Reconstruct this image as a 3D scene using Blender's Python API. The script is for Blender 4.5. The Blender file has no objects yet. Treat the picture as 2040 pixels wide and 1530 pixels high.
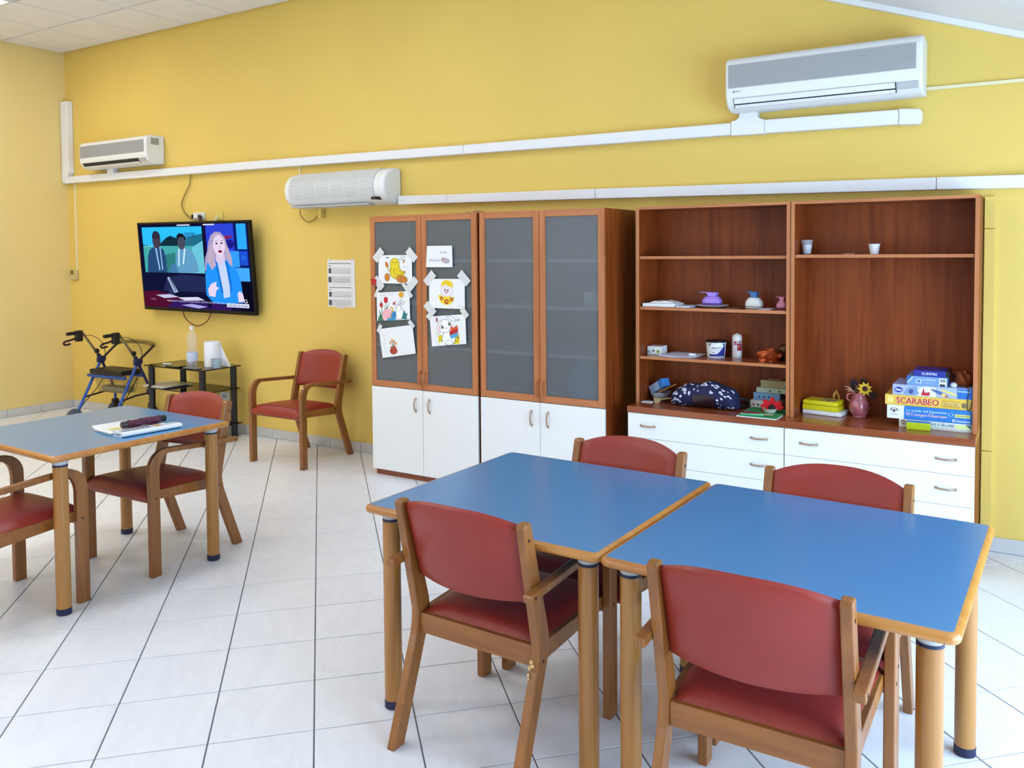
import bpy, bmesh, math, random
from mathutils import Vector, Matrix
random.seed(7)
PI = math.pi
SC = bpy.context.scene
COL = SC.collection

# ------------------------------------------------------------------ camera
def srgb(r, g, b):
    def c(v):
        v /= 255.0
        return v / 12.92 if v <= 0.04045 else ((v + 0.055) / 1.055) ** 2.4
    return (c(r), c(g), c(b))

CAM_LOC = Vector((2.008813, -4.954294, 1.572873))
CAM_F = Vector((-0.5245917, 0.85044649, -0.03929766))
CAM_R = Vector((0.85123329, 0.52473538, -0.00739382))
CAM_D = Vector((0.01433282, -0.03733021, -0.99920019))
F_PX = 1670.53
CX_PX, CY_PX = 1032.858, 568.068
cam = bpy.data.cameras.new('camera')
cam.sensor_fit = 'HORIZONTAL'
cam.sensor_width = 36.0
cam.lens = F_PX / 2040.0 * 36.0
cam.shift_x = -(CX_PX - 1020.0) / 2040.0
cam.shift_y = (CY_PX - 765.0) / 2040.0
cam.clip_start = 0.05
cam.clip_end = 60.0
cam_ob = bpy.data.objects.new('camera', cam)
COL.objects.link(cam_ob)
_u = -CAM_D; _b = -CAM_F
cam_ob.matrix_world = Matrix(((CAM_R.x, _u.x, _b.x, CAM_LOC.x), (CAM_R.y, _u.y, _b.y, CAM_LOC.y),
                              (CAM_R.z, _u.z, _b.z, CAM_LOC.z), (0, 0, 0, 1)))
SC.camera = cam_ob

# ------------------------------------------------------------------ world, light, exposure
SC.view_settings.view_transform = 'Standard'
SC.view_settings.look = 'None'
SC.view_settings.gamma = 1.0
SC.view_settings.use_curve_mapping = False
SC.view_settings.exposure = 0.52
SC.cycles.use_denoising = True
SC.cycles.max_bounces = 6
SC.cycles.diffuse_bounces = 3
SC.cycles.glossy_bounces = 3
SC.cycles.caustics_reflective = False
SC.cycles.caustics_refractive = False
SC.cycles.use_adaptive_sampling = True
SC.cycles.adaptive_threshold = 0.03
SC.cycles.transparent_max_bounces = 12
SC.cycles.sample_clamp_indirect = 6.0
world = bpy.data.worlds.new('daylight'); SC.world = world
world.use_nodes = True
world.node_tree.nodes['Background'].inputs[0].default_value = (0.62, 0.76, 1.0, 1)
world.node_tree.nodes['Background'].inputs[1].default_value = 1.0

def area_light(name, loc, rot, sx, sy, power, col):
    l = bpy.data.lights.new(name, 'AREA'); l.shape = 'RECTANGLE'; l.size = sx; l.size_y = sy
    l.energy = power; l.color = col
    o = bpy.data.objects.new(name, l); COL.objects.link(o); o.location = loc; o.rotation_euler = rot
    return o
# daylight entering through the glazed door in the right wall and the windows of the rear wall
area_light('daylight_door', (3.56, -2.75, 1.08), (0, math.radians(90), 0), 1.85, 3.3, 165, (0.50, 0.73, 1.0))
area_light('daylight_window', (-2.2, -8.15, 1.65), (math.radians(90), 0, 0), 6.4, 1.4, 60, (0.80, 0.90, 1.0))
PANEL_STRENGTH = 14.5

# ------------------------------------------------------------------ materials
MATS = {}
def _new(name):
    m = bpy.data.materials.new(name); m.use_nodes = True
    nt = m.node_tree
    return m, nt, nt.nodes['Principled BSDF']

def mat(name, rgb, rough=0.5, metal=0.0, var=0.0, vscale=6.0, bump=0.0, bscale=60.0, spec=0.5, coat=0.0, alpha=None, emit=0.0):
    """plain procedural material: colour with a little noise variation and fine relief"""
    if name in MATS: return MATS[name]
    m, nt, p = _new(name)
    c = srgb(*rgb)
    p.inputs['Base Color'].default_value = (*c, 1)
    p.inputs['Roughness'].default_value = rough
    p.inputs['Metallic'].default_value = metal
    p.inputs['Specular IOR Level'].default_value = spec
    p.inputs['Coat Weight'].default_value = coat; p.inputs['Coat Roughness'].default_value = 0.22
    if emit:
        p.inputs['Emission Color'].default_value = (*c, 1); p.inputs['Emission Strength'].default_value = emit
    tc = None
    if var or bump:
        tc = nt.nodes.new('ShaderNodeTexCoord')
    if var:
        n = nt.nodes.new('ShaderNodeTexNoise'); n.inputs['Scale'].default_value = vscale; n.inputs['Detail'].default_value = 4
        nt.links.new(tc.outputs['Object'], n.inputs['Vector'])
        r = nt.nodes.new('ShaderNodeValToRGB')
        r.color_ramp.elements[0].position = 0.3; r.color_ramp.elements[1].position = 0.7
        r.color_ramp.elements[0].color = (*[v * (1 - var) for v in c], 1)
        r.color_ramp.elements[1].color = (*[min(1, v * (1 + var)) for v in c], 1)
        nt.links.new(n.outputs['Fac'], r.inputs['Fac']); nt.links.new(r.outputs['Color'], p.inputs['Base Color'])
    if bump:
        n = nt.nodes.new('ShaderNodeTexNoise'); n.inputs['Scale'].default_value = bscale; n.inputs['Detail'].default_value = 3
        nt.links.new(tc.outputs['Object'], n.inputs['Vector'])
        b = nt.nodes.new('ShaderNodeBump'); b.inputs['Strength'].default_value = bump; b.inputs['Distance'].default_value = 0.002
        nt.links.new(n.outputs['Fac'], b.inputs['Height']); nt.links.new(b.outputs['Normal'], p.inputs['Normal'])
    if alpha is not None:
        p.inputs['Alpha'].default_value = alpha
    MATS[name] = m
    return m

def wood(name, light, dark, grain='Z', rough=0.4, scale=1.0, coat=0.0, contrast=1.0, spec=0.5):
    if name in MATS: return MATS[name]
    m, nt, p = _new(name)
    a, b = srgb(*light), srgb(*dark)
    tc = nt.nodes.new('ShaderNodeTexCoord'); mp = nt.nodes.new('ShaderNodeMapping')
    s = [14 * scale] * 3; s['XYZ'.index(grain)] = 0.9 * scale
    mp.inputs['Scale'].default_value = s
    nt.links.new(tc.outputs['Object'], mp.inputs['Vector'])
    n = nt.nodes.new('ShaderNodeTexNoise'); n.inputs['Scale'].default_value = 2.2; n.inputs['Detail'].default_value = 7; n.inputs['Distortion'].default_value = 0.6
    nt.links.new(mp.outputs['Vector'], n.inputs['Vector'])
    r = nt.nodes.new('ShaderNodeValToRGB')
    r.color_ramp.elements[0].position = 0.5 - 0.22 / contrast; r.color_ramp.elements[1].position = 0.5 + 0.2 / contrast
    r.color_ramp.elements[0].color = (*b, 1); r.color_ramp.elements[1].color = (*a, 1)
    nt.links.new(n.outputs['Fac'], r.inputs['Fac']); nt.links.new(r.outputs['Color'], p.inputs['Base Color'])
    bm = nt.nodes.new('ShaderNodeBump'); bm.inputs['Strength'].default_value = 0.06; bm.inputs['Distance'].default_value = 0.001
    nt.links.new(n.outputs['Fac'], bm.inputs['Height']); nt.links.new(bm.outputs['Normal'], p.inputs['Normal'])
    p.inputs['Roughness'].default_value = rough; p.inputs['Coat Weight'].default_value = coat; p.inputs['Specular IOR Level'].default_value = spec
    MATS[name] = m
    return m

def glassy(name, rgb, clear, rough=0.15, tint=(1, 1, 1)):
    """thin sheet: part see-through, part a glossy coloured surface"""
    if name in MATS: return MATS[name]
    m, nt, p = _new(name)
    p.inputs['Base Color'].default_value = (*srgb(*rgb), 1); p.inputs['Roughness'].default_value = rough
    t = nt.nodes.new('ShaderNodeBsdfTransparent'); t.inputs['Color'].default_value = (*tint, 1)
    mx = nt.nodes.new('ShaderNodeMixShader'); mx.inputs['Fac'].default_value = clear
    nt.links.new(p.outputs['BSDF'], mx.inputs[1]); nt.links.new(t.outputs['BSDF'], mx.inputs[2])
    nt.links.new(mx.outputs['Shader'], nt.nodes['Material Output'].inputs['Surface'])
    MATS[name] = m
    return m

def emis(rgb, s=1.0):
    k = 'glow_%d_%d_%d_%.2f' % (*rgb, s)
    if k in MATS: return MATS[k]
    m = bpy.data.materials.new(k); m.use_nodes = True; nt = m.node_tree
    for n in list(nt.nodes):
        if n.type == 'BSDF_PRINCIPLED': nt.nodes.remove(n)
    e = nt.nodes.new('ShaderNodeEmission'); e.inputs['Color'].default_value = (*srgb(*rgb), 1); e.inputs['Strength'].default_value = s
    nt.links.new(e.outputs['Emission'], nt.nodes['Material Output'].inputs['Surface'])
    MATS[k] = m
    return m

def ink(rgb):
    return mat('print_%d_%d_%d' % rgb, rgb, 0.6)

WALL = mat('yellow_wall_paint', (233, 200, 104), 0.75, var=0.03, vscale=1.2, bump=0.25, bscale=90)
WALLS = mat('yellow_side_wall_paint', (236, 208, 136), 0.75, var=0.03, vscale=1.2, bump=0.25, bscale=90)
CEIL = mat('ceiling_panel_white', (240, 238, 240), 0.9, var=0.02, vscale=3, bump=0.3, bscale=200)
CEILG = mat('ceiling_grid_grey', (196, 192, 190), 0.6)
GROUT = mat('tile_grout_grey', (118, 118, 124), 0.9)
SKIRT = mat('skirting_tile_grey', (205, 203, 200), 0.35, var=0.05, vscale=9)
BEECH = wood('beech_wood', (156, 98, 44), (126, 74, 28), 'Z', 0.38, 0.9, 0.15)
BEECHY = wood('beech_wood_rail', (158, 98, 38), (130, 74, 24), 'X', 0.38, 0.9, 0.15)
EDGE = wood('beech_edge_lipping', (196, 132, 60), (172, 104, 40), 'X', 0.3, 0.7, 0.3)
EDGEY = wood('beech_edge_lipping_long', (196, 132, 60), (172, 104, 40), 'Y', 0.3, 0.7, 0.3)
LEGW = wood('beech_round_leg', (178, 124, 58), (156, 100, 42), 'Z', 0.34, 0.6, 0.2)
CHERRY = wood('cherry_veneer', (146, 70, 26), (114, 46, 12), 'Z', 0.42, 0.8, 0.0, 1.0, 0.25)
CHERRYX = wood('cherry_veneer_horizontal', (156, 82, 42), (124, 56, 24), 'X', 0.28, 0.8, 0.2)
CHERRYE = wood('cherry_edge', (192, 122, 76), (172, 100, 56), 'Z', 0.4, 0.8)
CHERRYEX = wood('cherry_edge_horizontal', (192, 122, 76), (172, 100, 56), 'X', 0.4, 0.8)
WHITE = mat('white_laminate', (240, 240, 238), 0.38)
PLAST = mat('white_plastic', (236, 236, 234), 0.42)
PLASTG = mat('pale_grey_plastic', (186, 186, 186), 0.55)
DARKV = mat('dark_vent', (38, 40, 44), 0.6)
VINYL = mat('red_vinyl', (144, 42, 30), 0.40, var=0.05, vscale=7, bump=0.15, bscale=260)
LAM = mat('blue_laminate', (52, 130, 184), 0.30, var=0.015, vscale=2.5, bump=0.02, bscale=500, spec=0.6, coat=0.6)
NAVY = mat('navy_rubber', (24, 26, 62), 0.55)
BLACK = mat('black_plastic', (16, 16, 18), 0.45)
BLACKM = mat('black_metal', (10, 10, 12), 0.35)
BLUEM = mat('blue_painted_metal', (44, 84, 168), 0.3, metal=0.3)
BLUED = mat('dark_blue_plastic', (20, 28, 84), 0.45)
STEEL = mat('steel', (190, 186, 178), 0.25, metal=1.0)
HANDLE = mat('bronze_handle', (170, 140, 116), 0.3, metal=0.6)
SCREW = mat('screw_cap_brown', (44, 26, 18), 0.5)
PAPER = mat('white_paper', (238, 238, 240), 0.7, bump=0.1, bscale=30)
TAPE = glassy('masking_tape', (226, 226, 224), 0.10, 0.5)
CABLE = mat('olive_cable', (150, 128, 56), 0.5)
SMOKED = glassy('smoked_frosted_glass', (122, 127, 130), 0.48, 0.25, (0.95, 0.97, 1.0))
CLEARP = glassy('clear_plastic', (228, 232, 236), 0.82, 0.08)
BLKGLASS = glassy('black_tinted_glass', (10, 9, 8), 0.25, 0.05, (0.5, 0.42, 0.3))

# floor tile: pale grey ceramic with faint cloudy streaks and a soft gloss
def tile_mat():
    m, nt, p = _new('white_floor_tile')
    tc = nt.nodes.new('ShaderNodeTexCoord'); oi = nt.nodes.new('ShaderNodeObjectInfo')
    mp = nt.nodes.new('ShaderNodeMapping'); mp.inputs['Scale'].default_value = (3.0, 9.0, 3.0)
    ad = nt.nodes.new('ShaderNodeVectorMath'); ad.operation = 'ADD'
    nt.links.new(tc.outputs['Object'], ad.inputs[0])
    ml = nt.nodes.new('ShaderNodeVectorMath'); ml.operation = 'SCALE'; ml.inputs['Scale'].default_value = 7.0
    nt.links.new(oi.outputs['Location'], ml.inputs[0]); nt.links.new(ml.outputs['Vector'], ad.inputs[1])
    nt.links.new(ad.outputs['Vector'], mp.inputs['Vector'])
    n = nt.nodes.new('ShaderNodeTexNoise'); n.inputs['Scale'].default_value = 1.6; n.inputs['Detail'].default_value = 6; n.inputs['Distortion'].default_value = 1.2
    nt.links.new(mp.outputs['Vector'], n.inputs['Vector'])
    r = nt.nodes.new('ShaderNodeValToRGB')
    r.color_ramp.elements[0].position = 0.28; r.color_ramp.elements[0].color = (*srgb(232, 233, 238), 1)
    r.color_ramp.elements[1].position = 0.6; r.color_ramp.elements[1].color = (*srgb(238, 239, 243), 1)
    nt.links.new(n.outputs['Fac'], r.inputs['Fac']); nt.links.new(r.outputs['Color'], p.inputs['Base Color'])
    p.inputs['Roughness'].default_value = 0.32
    p.inputs['Specular IOR Level'].default_value = 0.45
    return m
TILE = tile_mat()

# ------------------------------------------------------------------ mesh helpers
class MB:
    def __init__(self): self.v = []; self.f = []; self.sm = []; self.mi = []
    def add(self, vs, fs, smooth=False, mi=0):
        o = len(self.v); self.v += [tuple(p) for p in vs]
        for f in fs: self.f.append([i + o for i in f]); self.sm.append(smooth); self.mi.append(mi)
        return self
    def box(self, x0, x1, y0, y1, z0, z1, mi=0):
        vs = [(x0, y0, z0), (x1, y0, z0), (x1, y1, z0), (x0, y1, z0), (x0, y0, z1), (x1, y0, z1), (x1, y1, z1), (x0, y1, z1)]
        return self.hexa(vs, mi)
    def hexa(self, vs, mi=0):
        return self.add(vs, [(0, 3, 2, 1), (4, 5, 6, 7), (0, 1, 5, 4), (1, 2, 6, 5), (2, 3, 7, 6), (3, 0, 4, 7)], False, mi)
    def prism(self, poly, axis, a0, a1, smooth=False, mi=0):
        """polygon given in the two other axes (order x,y,z with the axis left out), extruded from a0 to a1"""
        def P(p, a):
            return (a, p[0], p[1]) if axis == 'x' else ((p[0], a, p[1]) if axis == 'y' else (p[0], p[1], a))
        area = sum(poly[i][0] * poly[(i + 1) % len(poly)][1] - poly[(i + 1) % len(poly)][0] * poly[i][1] for i in range(len(poly)))
        if (area < 0) != (axis == 'y'): poly = poly[::-1]
        n = len(poly); vs = [P(p, a0) for p in poly] + [P(p, a1) for p in poly]
        self.add(vs, [list(range(n))[::-1], list(range(n, 2 * n))], False, mi)
        o = len(self.v) - 2 * n
        for i in range(n):
            j = (i + 1) % n; self.f.append([o + i, o + j, o + n + j, o + n + i]); self.sm.append(smooth); self.mi.append(mi)
        return self
    def ring(self, rings, closed=True, caps=True, smooth=True, mi=0):
        n = len(rings[0]); o = len(self.v)
        for r in rings: self.v += [tuple(p) for p in r]
        for k in range(len(rings) - 1):
            for i in range(n if closed else n - 1):
                j = (i + 1) % n
                self.f.append([o + k * n + i, o + k * n + j, o + (k + 1) * n + j, o + (k + 1) * n + i]); self.sm.append(smooth); self.mi.append(mi)
        if caps:
            self.f.append([o + i for i in range(n)][::-1]); self.sm.append(False); self.mi.append(mi)
            e = o + (len(rings) - 1) * n
            self.f.append([e + i for i in range(n)]); self.sm.append(False); self.mi.append(mi)
        return self
    def tube(self, pts, r, n=10, mi=0, caps=True):
        pts = [Vector(p) for p in pts]; rs = r if isinstance(r, (list, tuple)) else [r] * len(pts)
        rings = []; prev = None
        for i, p in enumerate(pts):
            t = (pts[min(i + 1, len(pts) - 1)] - pts[max(i - 1, 0)]).normalized()
            if prev is None:
                a = Vector((0, 0, 1)) if abs(t.z) < 0.9 else Vector((1, 0, 0))
                u = t.cross(a).normalized()
            else:
                u = (prev - t * prev.dot(t)).normalized()
            w = t.cross(u); prev = u
            rings.append([p + (u * math.cos(2 * PI * k / n) + w * math.sin(2 * PI * k / n)) * rs[i] for k in range(n)])
        return self.ring(rings, True, caps, True, mi)
    def lathe(self, prof, c=(0, 0, 0), n=24, caps=True, mi=0):
        rings = [[(c[0] + r * math.cos(2 * PI * k / n), c[1] + r * math.sin(2 * PI * k / n), c[2] + z) for k in range(n)] for r, z in prof]
        return self.ring(rings, True, caps, True, mi)
    def cyl(self, x, y, z0, z1, r, n=24, mi=0): return self.lathe([(r, z0), (r, z1)], (x, y, 0), n, True, mi)
    def xf(self, M):
        self.v = [tuple(M @ Vector(p)) for p in self.v]; return self
    def build(self, name, material, parent=None, local=False, bevel=0.0, seg=2, sharp=35, recalc=False, origin=None):
        me = bpy.data.meshes.new(name)
        off = Vector((0, 0, 0)); root = None
        if parent is not None:
            root = parent
            while root.parent is not None: root = root.parent
            if not local: off = root.location
        elif origin is not None: off = Vector(origin)
        elif not local and self.v:
            xs = [p[0] for p in self.v]; ys = [p[1] for p in self.v]; zs = [p[2] for p in self.v]
            off = Vector(((min(xs) + max(xs)) / 2, (min(ys) + max(ys)) / 2, min(zs)))
        me.from_pydata([(p[0] - off.x, p[1] - off.y, p[2] - off.z) for p in self.v], [], self.f)
        ms = material if isinstance(material, (list, tuple)) else [material]
        for m in ms: me.materials.append(m)
        me.polygons.foreach_set('use_smooth', self.sm)
        me.polygons.foreach_set('material_index', self.mi)
        if recalc:
            b = bmesh.new(); b.from_mesh(me); bmesh.ops.recalc_face_normals(b, faces=b.faces); b.to_mesh(me); b.free()
        me.update()
        if any(self.sm): me.set_sharp_from_angle(angle=math.radians(sharp))
        o = bpy.data.objects.new(name, me); COL.objects.link(o)
        if parent is not None: o.parent = parent
        else: o.location = off
        if bevel:
            md = o.modifiers.new('bevel', 'BEVEL'); md.width = bevel; md.segments = seg; md.limit_method = 'ANGLE'; md.angle_limit = math.radians(40)
            md.harden_normals = False
        return o

def tag(o, label=None, cat=None, group=None, kind=None):
    if label: o['label'] = label
    if cat: o['category'] = cat
    if group: o['group'] = group
    if kind: o['kind'] = kind
    return o
def thing(name, label, cat, loc=(0, 0, 0), rotz=0.0, group=None):
    o = bpy.data.objects.new(name, None); COL.objects.link(o)
    o.empty_display_size = 0.1; o.location = loc; o.rotation_euler = (0, 0, rotz)
    return tag(o, label, cat, group)
def copy_tree(o, parent=None):
    c = o.copy(); COL.objects.link(c); c.parent = parent
    for ch in o.children: copy_tree(ch, c)
    return c
def B(x0, x1, y0, y1, z0, z1): return MB().box(x0, x1, y0, y1, z0, z1)

_TXT = {}
def text2d(s):
    """glyph outlines of a string as flat faces, unit height, origin at the left of the baseline"""
    if s in _TXT: return _TXT[s]
    cu = bpy.data.curves.new('lettering', 'FONT'); cu.body = s; cu.size = 1.0; cu.resolution_u = 3
    o = bpy.data.objects.new('lettering', cu); COL.objects.link(o)
    me = o.to_mesh()
    vs = [(v.co.x, v.co.y) for v in me.vertices]; fs = [tuple(p.vertices) for p in me.polygons]
    o.to_mesh_clear(); bpy.data.objects.remove(o); bpy.data.curves.remove(cu)
    _TXT[s] = (vs, fs)
    return vs, fs

class Frame:
    """flat sheet: origin O, unit vectors U (right) and V (up), normal N towards the viewer"""
    def __init__(self, O, U, V):
        self.O = Vector(O); self.U = Vector(U); self.V = Vector(V); self.N = self.U.cross(self.V).normalized()
    def p(self, u, v, d=0.0): return self.O + self.U * u + self.V * v + self.N * d
class Art:
    def __init__(self, fr, glow=0.0, d0=0.0004, step=0.00012):
        self.fr = fr; self.mb = MB(); self.ms = []; self.key = {}; self.d = d0; self.step = step; self.glow = glow
    def _m(self, rgb):
        if rgb not in self.key:
            self.key[rgb] = len(self.ms); self.ms.append(emis(rgb, self.glow) if self.glow else ink(rgb))
        return self.key[rgb]
    def poly(self, rgb, pts):
        n = len(pts); a = sum(pts[i][0] * pts[(i + 1) % n][1] - pts[(i + 1) % n][0] * pts[i][1] for i in range(n))
        if a < 0: pts = pts[::-1]
        self.mb.add([self.fr.p(u, v, self.d) for u, v in pts], [list(range(n))], False, self._m(rgb)); self.d += self.step; return self
    def rect(self, rgb, u0, v0, u1, v1): return self.poly(rgb, [(u0, v0), (u1, v0), (u1, v1), (u0, v1)])
    def oval(self, rgb, u, v, a, b, rot=0.0, n=16):
        c, s = math.cos(rot), math.sin(rot)
        return self.poly(rgb, [(u + a * math.cos(t) * c - b * math.sin(t) * s, v + a * math.cos(t) * s + b * math.sin(t) * c) for t in [2 * PI * k / n for k in range(n)]])
    def line(self, rgb, pts, w):
        for (x0, y0), (x1, y1) in zip(pts, pts[1:]):
            l = math.hypot(x1 - x0, y1 - y0) or 1; nx, ny = -(y1 - y0) / l * w / 2, (x1 - x0) / l * w / 2
            self.poly(rgb, [(x0 - nx, y0 - ny), (x1 - nx, y1 - ny), (x1 + nx, y1 + ny), (x0 + nx, y0 + ny)])
            self.d -= self.step
        self.d += self.step; return self
    def ovalline(self, rgb, u, v, a, b, w, rot=0.0, n=18, t0=0.0, t1=2 * PI):
        c, s = math.cos(rot), math.sin(rot)
        return self.line(rgb, [(u + a * math.cos(t) * c - b * math.sin(t) * s, v + a * math.cos(t) * s + b * math.sin(t) * c) for t in [t0 + (t1 - t0) * k / n for k in range(n + 1)]], w)
    def text(self, rgb, s, u, v, h, w=None, flip=False, bold=0.0):
        """string with its baseline start at (u, v), height h, stretched to width w; flip turns it upside down"""
        vs, fs = text2d(s)
        if not vs: return self
        x0 = min(p[0] for p in vs); x1 = max(p[0] for p in vs)
        ky = h / 0.7; kx = (w / (x1 - x0)) if w else ky
        for bx in ([0] if not bold else [-bold, 0, bold]):
            P = [((p[0] - x0) * kx + bx, p[1] * ky) for p in vs]
            if flip: P = [(((x1 - x0) * kx) - a, h - b) for a, b in P]
            self.mb.add([self.fr.p(u + a, v + b, self.d) for a, b in P], fs, False, self._m(rgb)); self.d += self.step * 0.2
        self.d += self.step
        return self
    def build(self, name, parent, local=False):
        o = self.mb.build(name, self.ms, parent, local)
        return o

# ================================================================== THE ROOM
XL, XR, YB, YF = -6.50, 3.42, 0.0, -8.0
ZC = 3.64
XK, SLOPE = -0.783, 0.3617                # where the ceiling starts to fall towards the right
def zceil(x): return ZC if x < XK else ZC - (x - XK) * SLOPE

tag(B(XL - 0.2, XR + 0.2, 0.0, 0.2, -0.1, ZC + 0.1).build('wall_back', WALL), 'plain yellow painted wall carrying the screen and air conditioners', None, None, 'structure')
tag(B(XL - 0.2, XL, YF, 0.0, -0.1, ZC + 0.1).build('wall_left', WALLS), 'yellow painted side wall left of the television corner', None, None, 'structure')
# right wall with a glazed door opening, rear wall with a window band
DY0, DY1, DZ1 = -4.4, -1.1, 2.0
m = B(XR, XR + 0.2, YF, DY0, -0.1, 2.6).box(XR, XR + 0.2, DY1, 0.0, -0.1, 2.6).box(XR, XR + 0.2, DY0, DY1, DZ1, 2.6)
tag(m.build('wall_right', WALLS), 'yellow wall with the glazed garden door', None, None, 'structure')
WX0, WX1, WZ0, WZ1 = -5.4, 1.0, 0.95, 2.35
m = B(XL, WX0, YF - 0.2, YF, -0.1, ZC + 0.1).box(WX1, XR + 0.2, YF - 0.2, YF, -0.1, ZC + 0.1).box(WX0, WX1, YF - 0.2, YF, -0.1, WZ0).box(WX0, WX1, YF - 0.2, YF, WZ1, ZC + 0.1)
tag(m.build('wall_rear', WALLS), 'yellow wall with the long window', None, None, 'structure')
# window and door frames with panes
PANE = glassy('clear_window_glass', (235, 240, 245), 0.9, 0.02)
wd = tag(B(WX0, WX1, YF - 0.1, YF - 0.06, WZ0, WZ0 + 0.05).build('window_1', WHITE), 'white framed window band in the rear wall', None, None, 'structure')
for i in range(6):
    x = WX0 + (WX1 - WX0) * i / 5.0; x = min(max(x, WX0 + 0.025), WX1 - 0.025)
    B(x - 0.025, x + 0.025, YF - 0.1, YF - 0.06, WZ0 + 0.05, WZ1 - 0.05).build('mullion', WHITE, wd)
B(WX0, WX1, YF - 0.1, YF - 0.06, WZ1 - 0.05, WZ1).build('head_rail', WHITE, wd)
for i in range(5):
    a = WX0 + (WX1 - WX0) * i / 5.0 + 0.03; b = WX0 + (WX1 - WX0) * (i + 1) / 5.0 - 0.03
    B(a, b, YF - 0.083, YF - 0.077, WZ0 + 0.05, WZ1 - 0.05).build('pane', PANE, wd)
dr = tag(B(XR + 0.06, XR + 0.1, DY0, DY1, DZ1 - 0.06, DZ1).build('door_1', WHITE), 'white framed glazed garden door in the right wall', None, None, 'structure')
for i in range(4):
    y = DY0 + (DY1 - DY0) * i / 3.0; y = min(max(y, DY0 + 0.03), DY1 - 0.03)
    B(XR + 0.06, XR + 0.1, y - 0.03, y + 0.03, 0.0, DZ1 - 0.06).build('stile', WHITE, dr)
for i in range(3):
    a = DY0 + (DY1 - DY0) * i / 3.0 + 0.035; b = DY0 + (DY1 - DY0) * (i + 1) / 3.0 - 0.035
    B(XR + 0.077, XR + 0.083, a, b, 0.02, DZ1 - 0.06).build('pane', PANE, dr)

# ---- ceiling: grid carrier and lay-in panels on the flat part, plain sloped board on the right
cl = tag(B(XL - 0.2, XK, YF - 0.2, 0.2, ZC + 0.012, ZC + 0.1).build('ceiling', CEILG), 'white suspended panel ceiling, flat on the left and sloping on the right', None, None, 'structure')
TX0, TY0 = -6.30, -0.02
def zpoly(pts, z0, z1): return MB().prism(pts, 'z', z0, z1)
PANELS = {(1, 2), (1, 6), (4, 4), (7, 6), (4, 8), (7, 3), (1, 10), (7, 10)}
sq = MB(); g = 0.009; t = 0.6
sq.hexa([(g, g, 0), (t - g, g, 0), (t - g, t - g, 0), (g, t - g, 0), (g, g, 0.01), (t - g, g, 0.01), (t - g, t - g, 0.01), (g, t - g, 0.01)])
first = None
lights_at = []
for i in range(-1, 10):
    for j in range(0, 14):
        x0 = TX0 + 0.6 * i; y1 = TY0 - 0.6 * j; y0 = y1 - 0.6
        a, b = max(x0, XL), min(x0 + 0.6, XK); c, d = max(y0, YF), min(y1, 0.0)
        if b - a < 0.05 or d - c < 0.05: continue
        if (i, j) in PANELS: lights_at.append((x0, y0)); continue
        full = (b - a > 0.599 and d - c > 0.599)
        if full and first is not None:
            o = first.copy(); COL.objects.link(o); o.location = (x0 - cl.location.x, y0 - cl.location.y, ZC - cl.location.z)
        elif full:
            first = sq.build('ceiling_panel', CEIL, cl, local=True); first.location = (x0 - cl.location.x, y0 - cl.location.y, ZC - cl.location.z); o = first
        else:
            B(a + g, b - g, c + g, d - g, ZC, ZC + 0.01).build('ceiling_panel', CEIL, cl)
m = MB(); zr = zceil(XR + 0.2)
m.hexa([(XK, YF - 0.2, ZC), (XR + 0.2, YF - 0.2, zr), (XR + 0.2, 0.0, zr), (XK, 0.0, ZC), (XK, YF - 0.2, ZC + 0.1), (XR + 0.2, YF - 0.2, zr + 0.1), (XR + 0.2, 0.0, zr + 0.1), (XK, 0.0, ZC + 0.1)])
m.build('sloped_board', CEIL, cl)
# white cornice strip along the sloping joint of wall and ceiling
m = MB(); k = 0.036
m.hexa([(XK, -k, ZC - 0.034), (XR, -k, zceil(XR) - 0.034), (XR, -0.0005, zceil(XR) - 0.034), (XK, -0.0005, ZC - 0.034), (XK, -k, ZC - 0.001), (XR, -k, zceil(XR) - 0.001), (XR, -0.0005, zceil(XR) - 0.001), (XK, -0.0005, ZC - 0.001)])
tag(m.build('trim_1', PLAST), 'white cornice strip following the sloping ceiling', None, None, 'structure')
LAMPG = emis((249, 250, 253), PANEL_STRENGTH)
for n, (x0, y0) in enumerate(lights_at):
    lab = 'square ceiling light panel nearest the left corner, its edge just in view' if n == 0 else ['second', 'third', 'fourth', 'fifth', 'sixth', 'seventh', 'eighth', 'ninth'][n - 1] + ' square ceiling light panel counted from the left corner, out of view'
    t = thing('ceiling_light', lab, 'ceiling light', (x0 + 0.3, y0 + 0.3, ZC), 0, 'ceiling light panels')
    f = B(x0 + 0.006, x0 + 0.594, y0 + 0.006, y0 + 0.03, ZC - 0.006, ZC + 0.01)
    f.box(x0 + 0.006, x0 + 0.594, y0 + 0.57, y0 + 0.594, ZC - 0.006, ZC + 0.01).box(x0 + 0.006, x0 + 0.03, y0 + 0.03, y0 + 0.57, ZC - 0.006, ZC + 0.01).box(x0 + 0.57, x0 + 0.594, y0 + 0.03, y0 + 0.57, ZC - 0.006, ZC + 0.01)
    f.build('frame', WHITE, t)
    B(x0 + 0.03, x0 + 0.57, y0 + 0.03, y0 + 0.57, ZC - 0.003, ZC + 0.004).build('diffuser', LAMPG, t)

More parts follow.
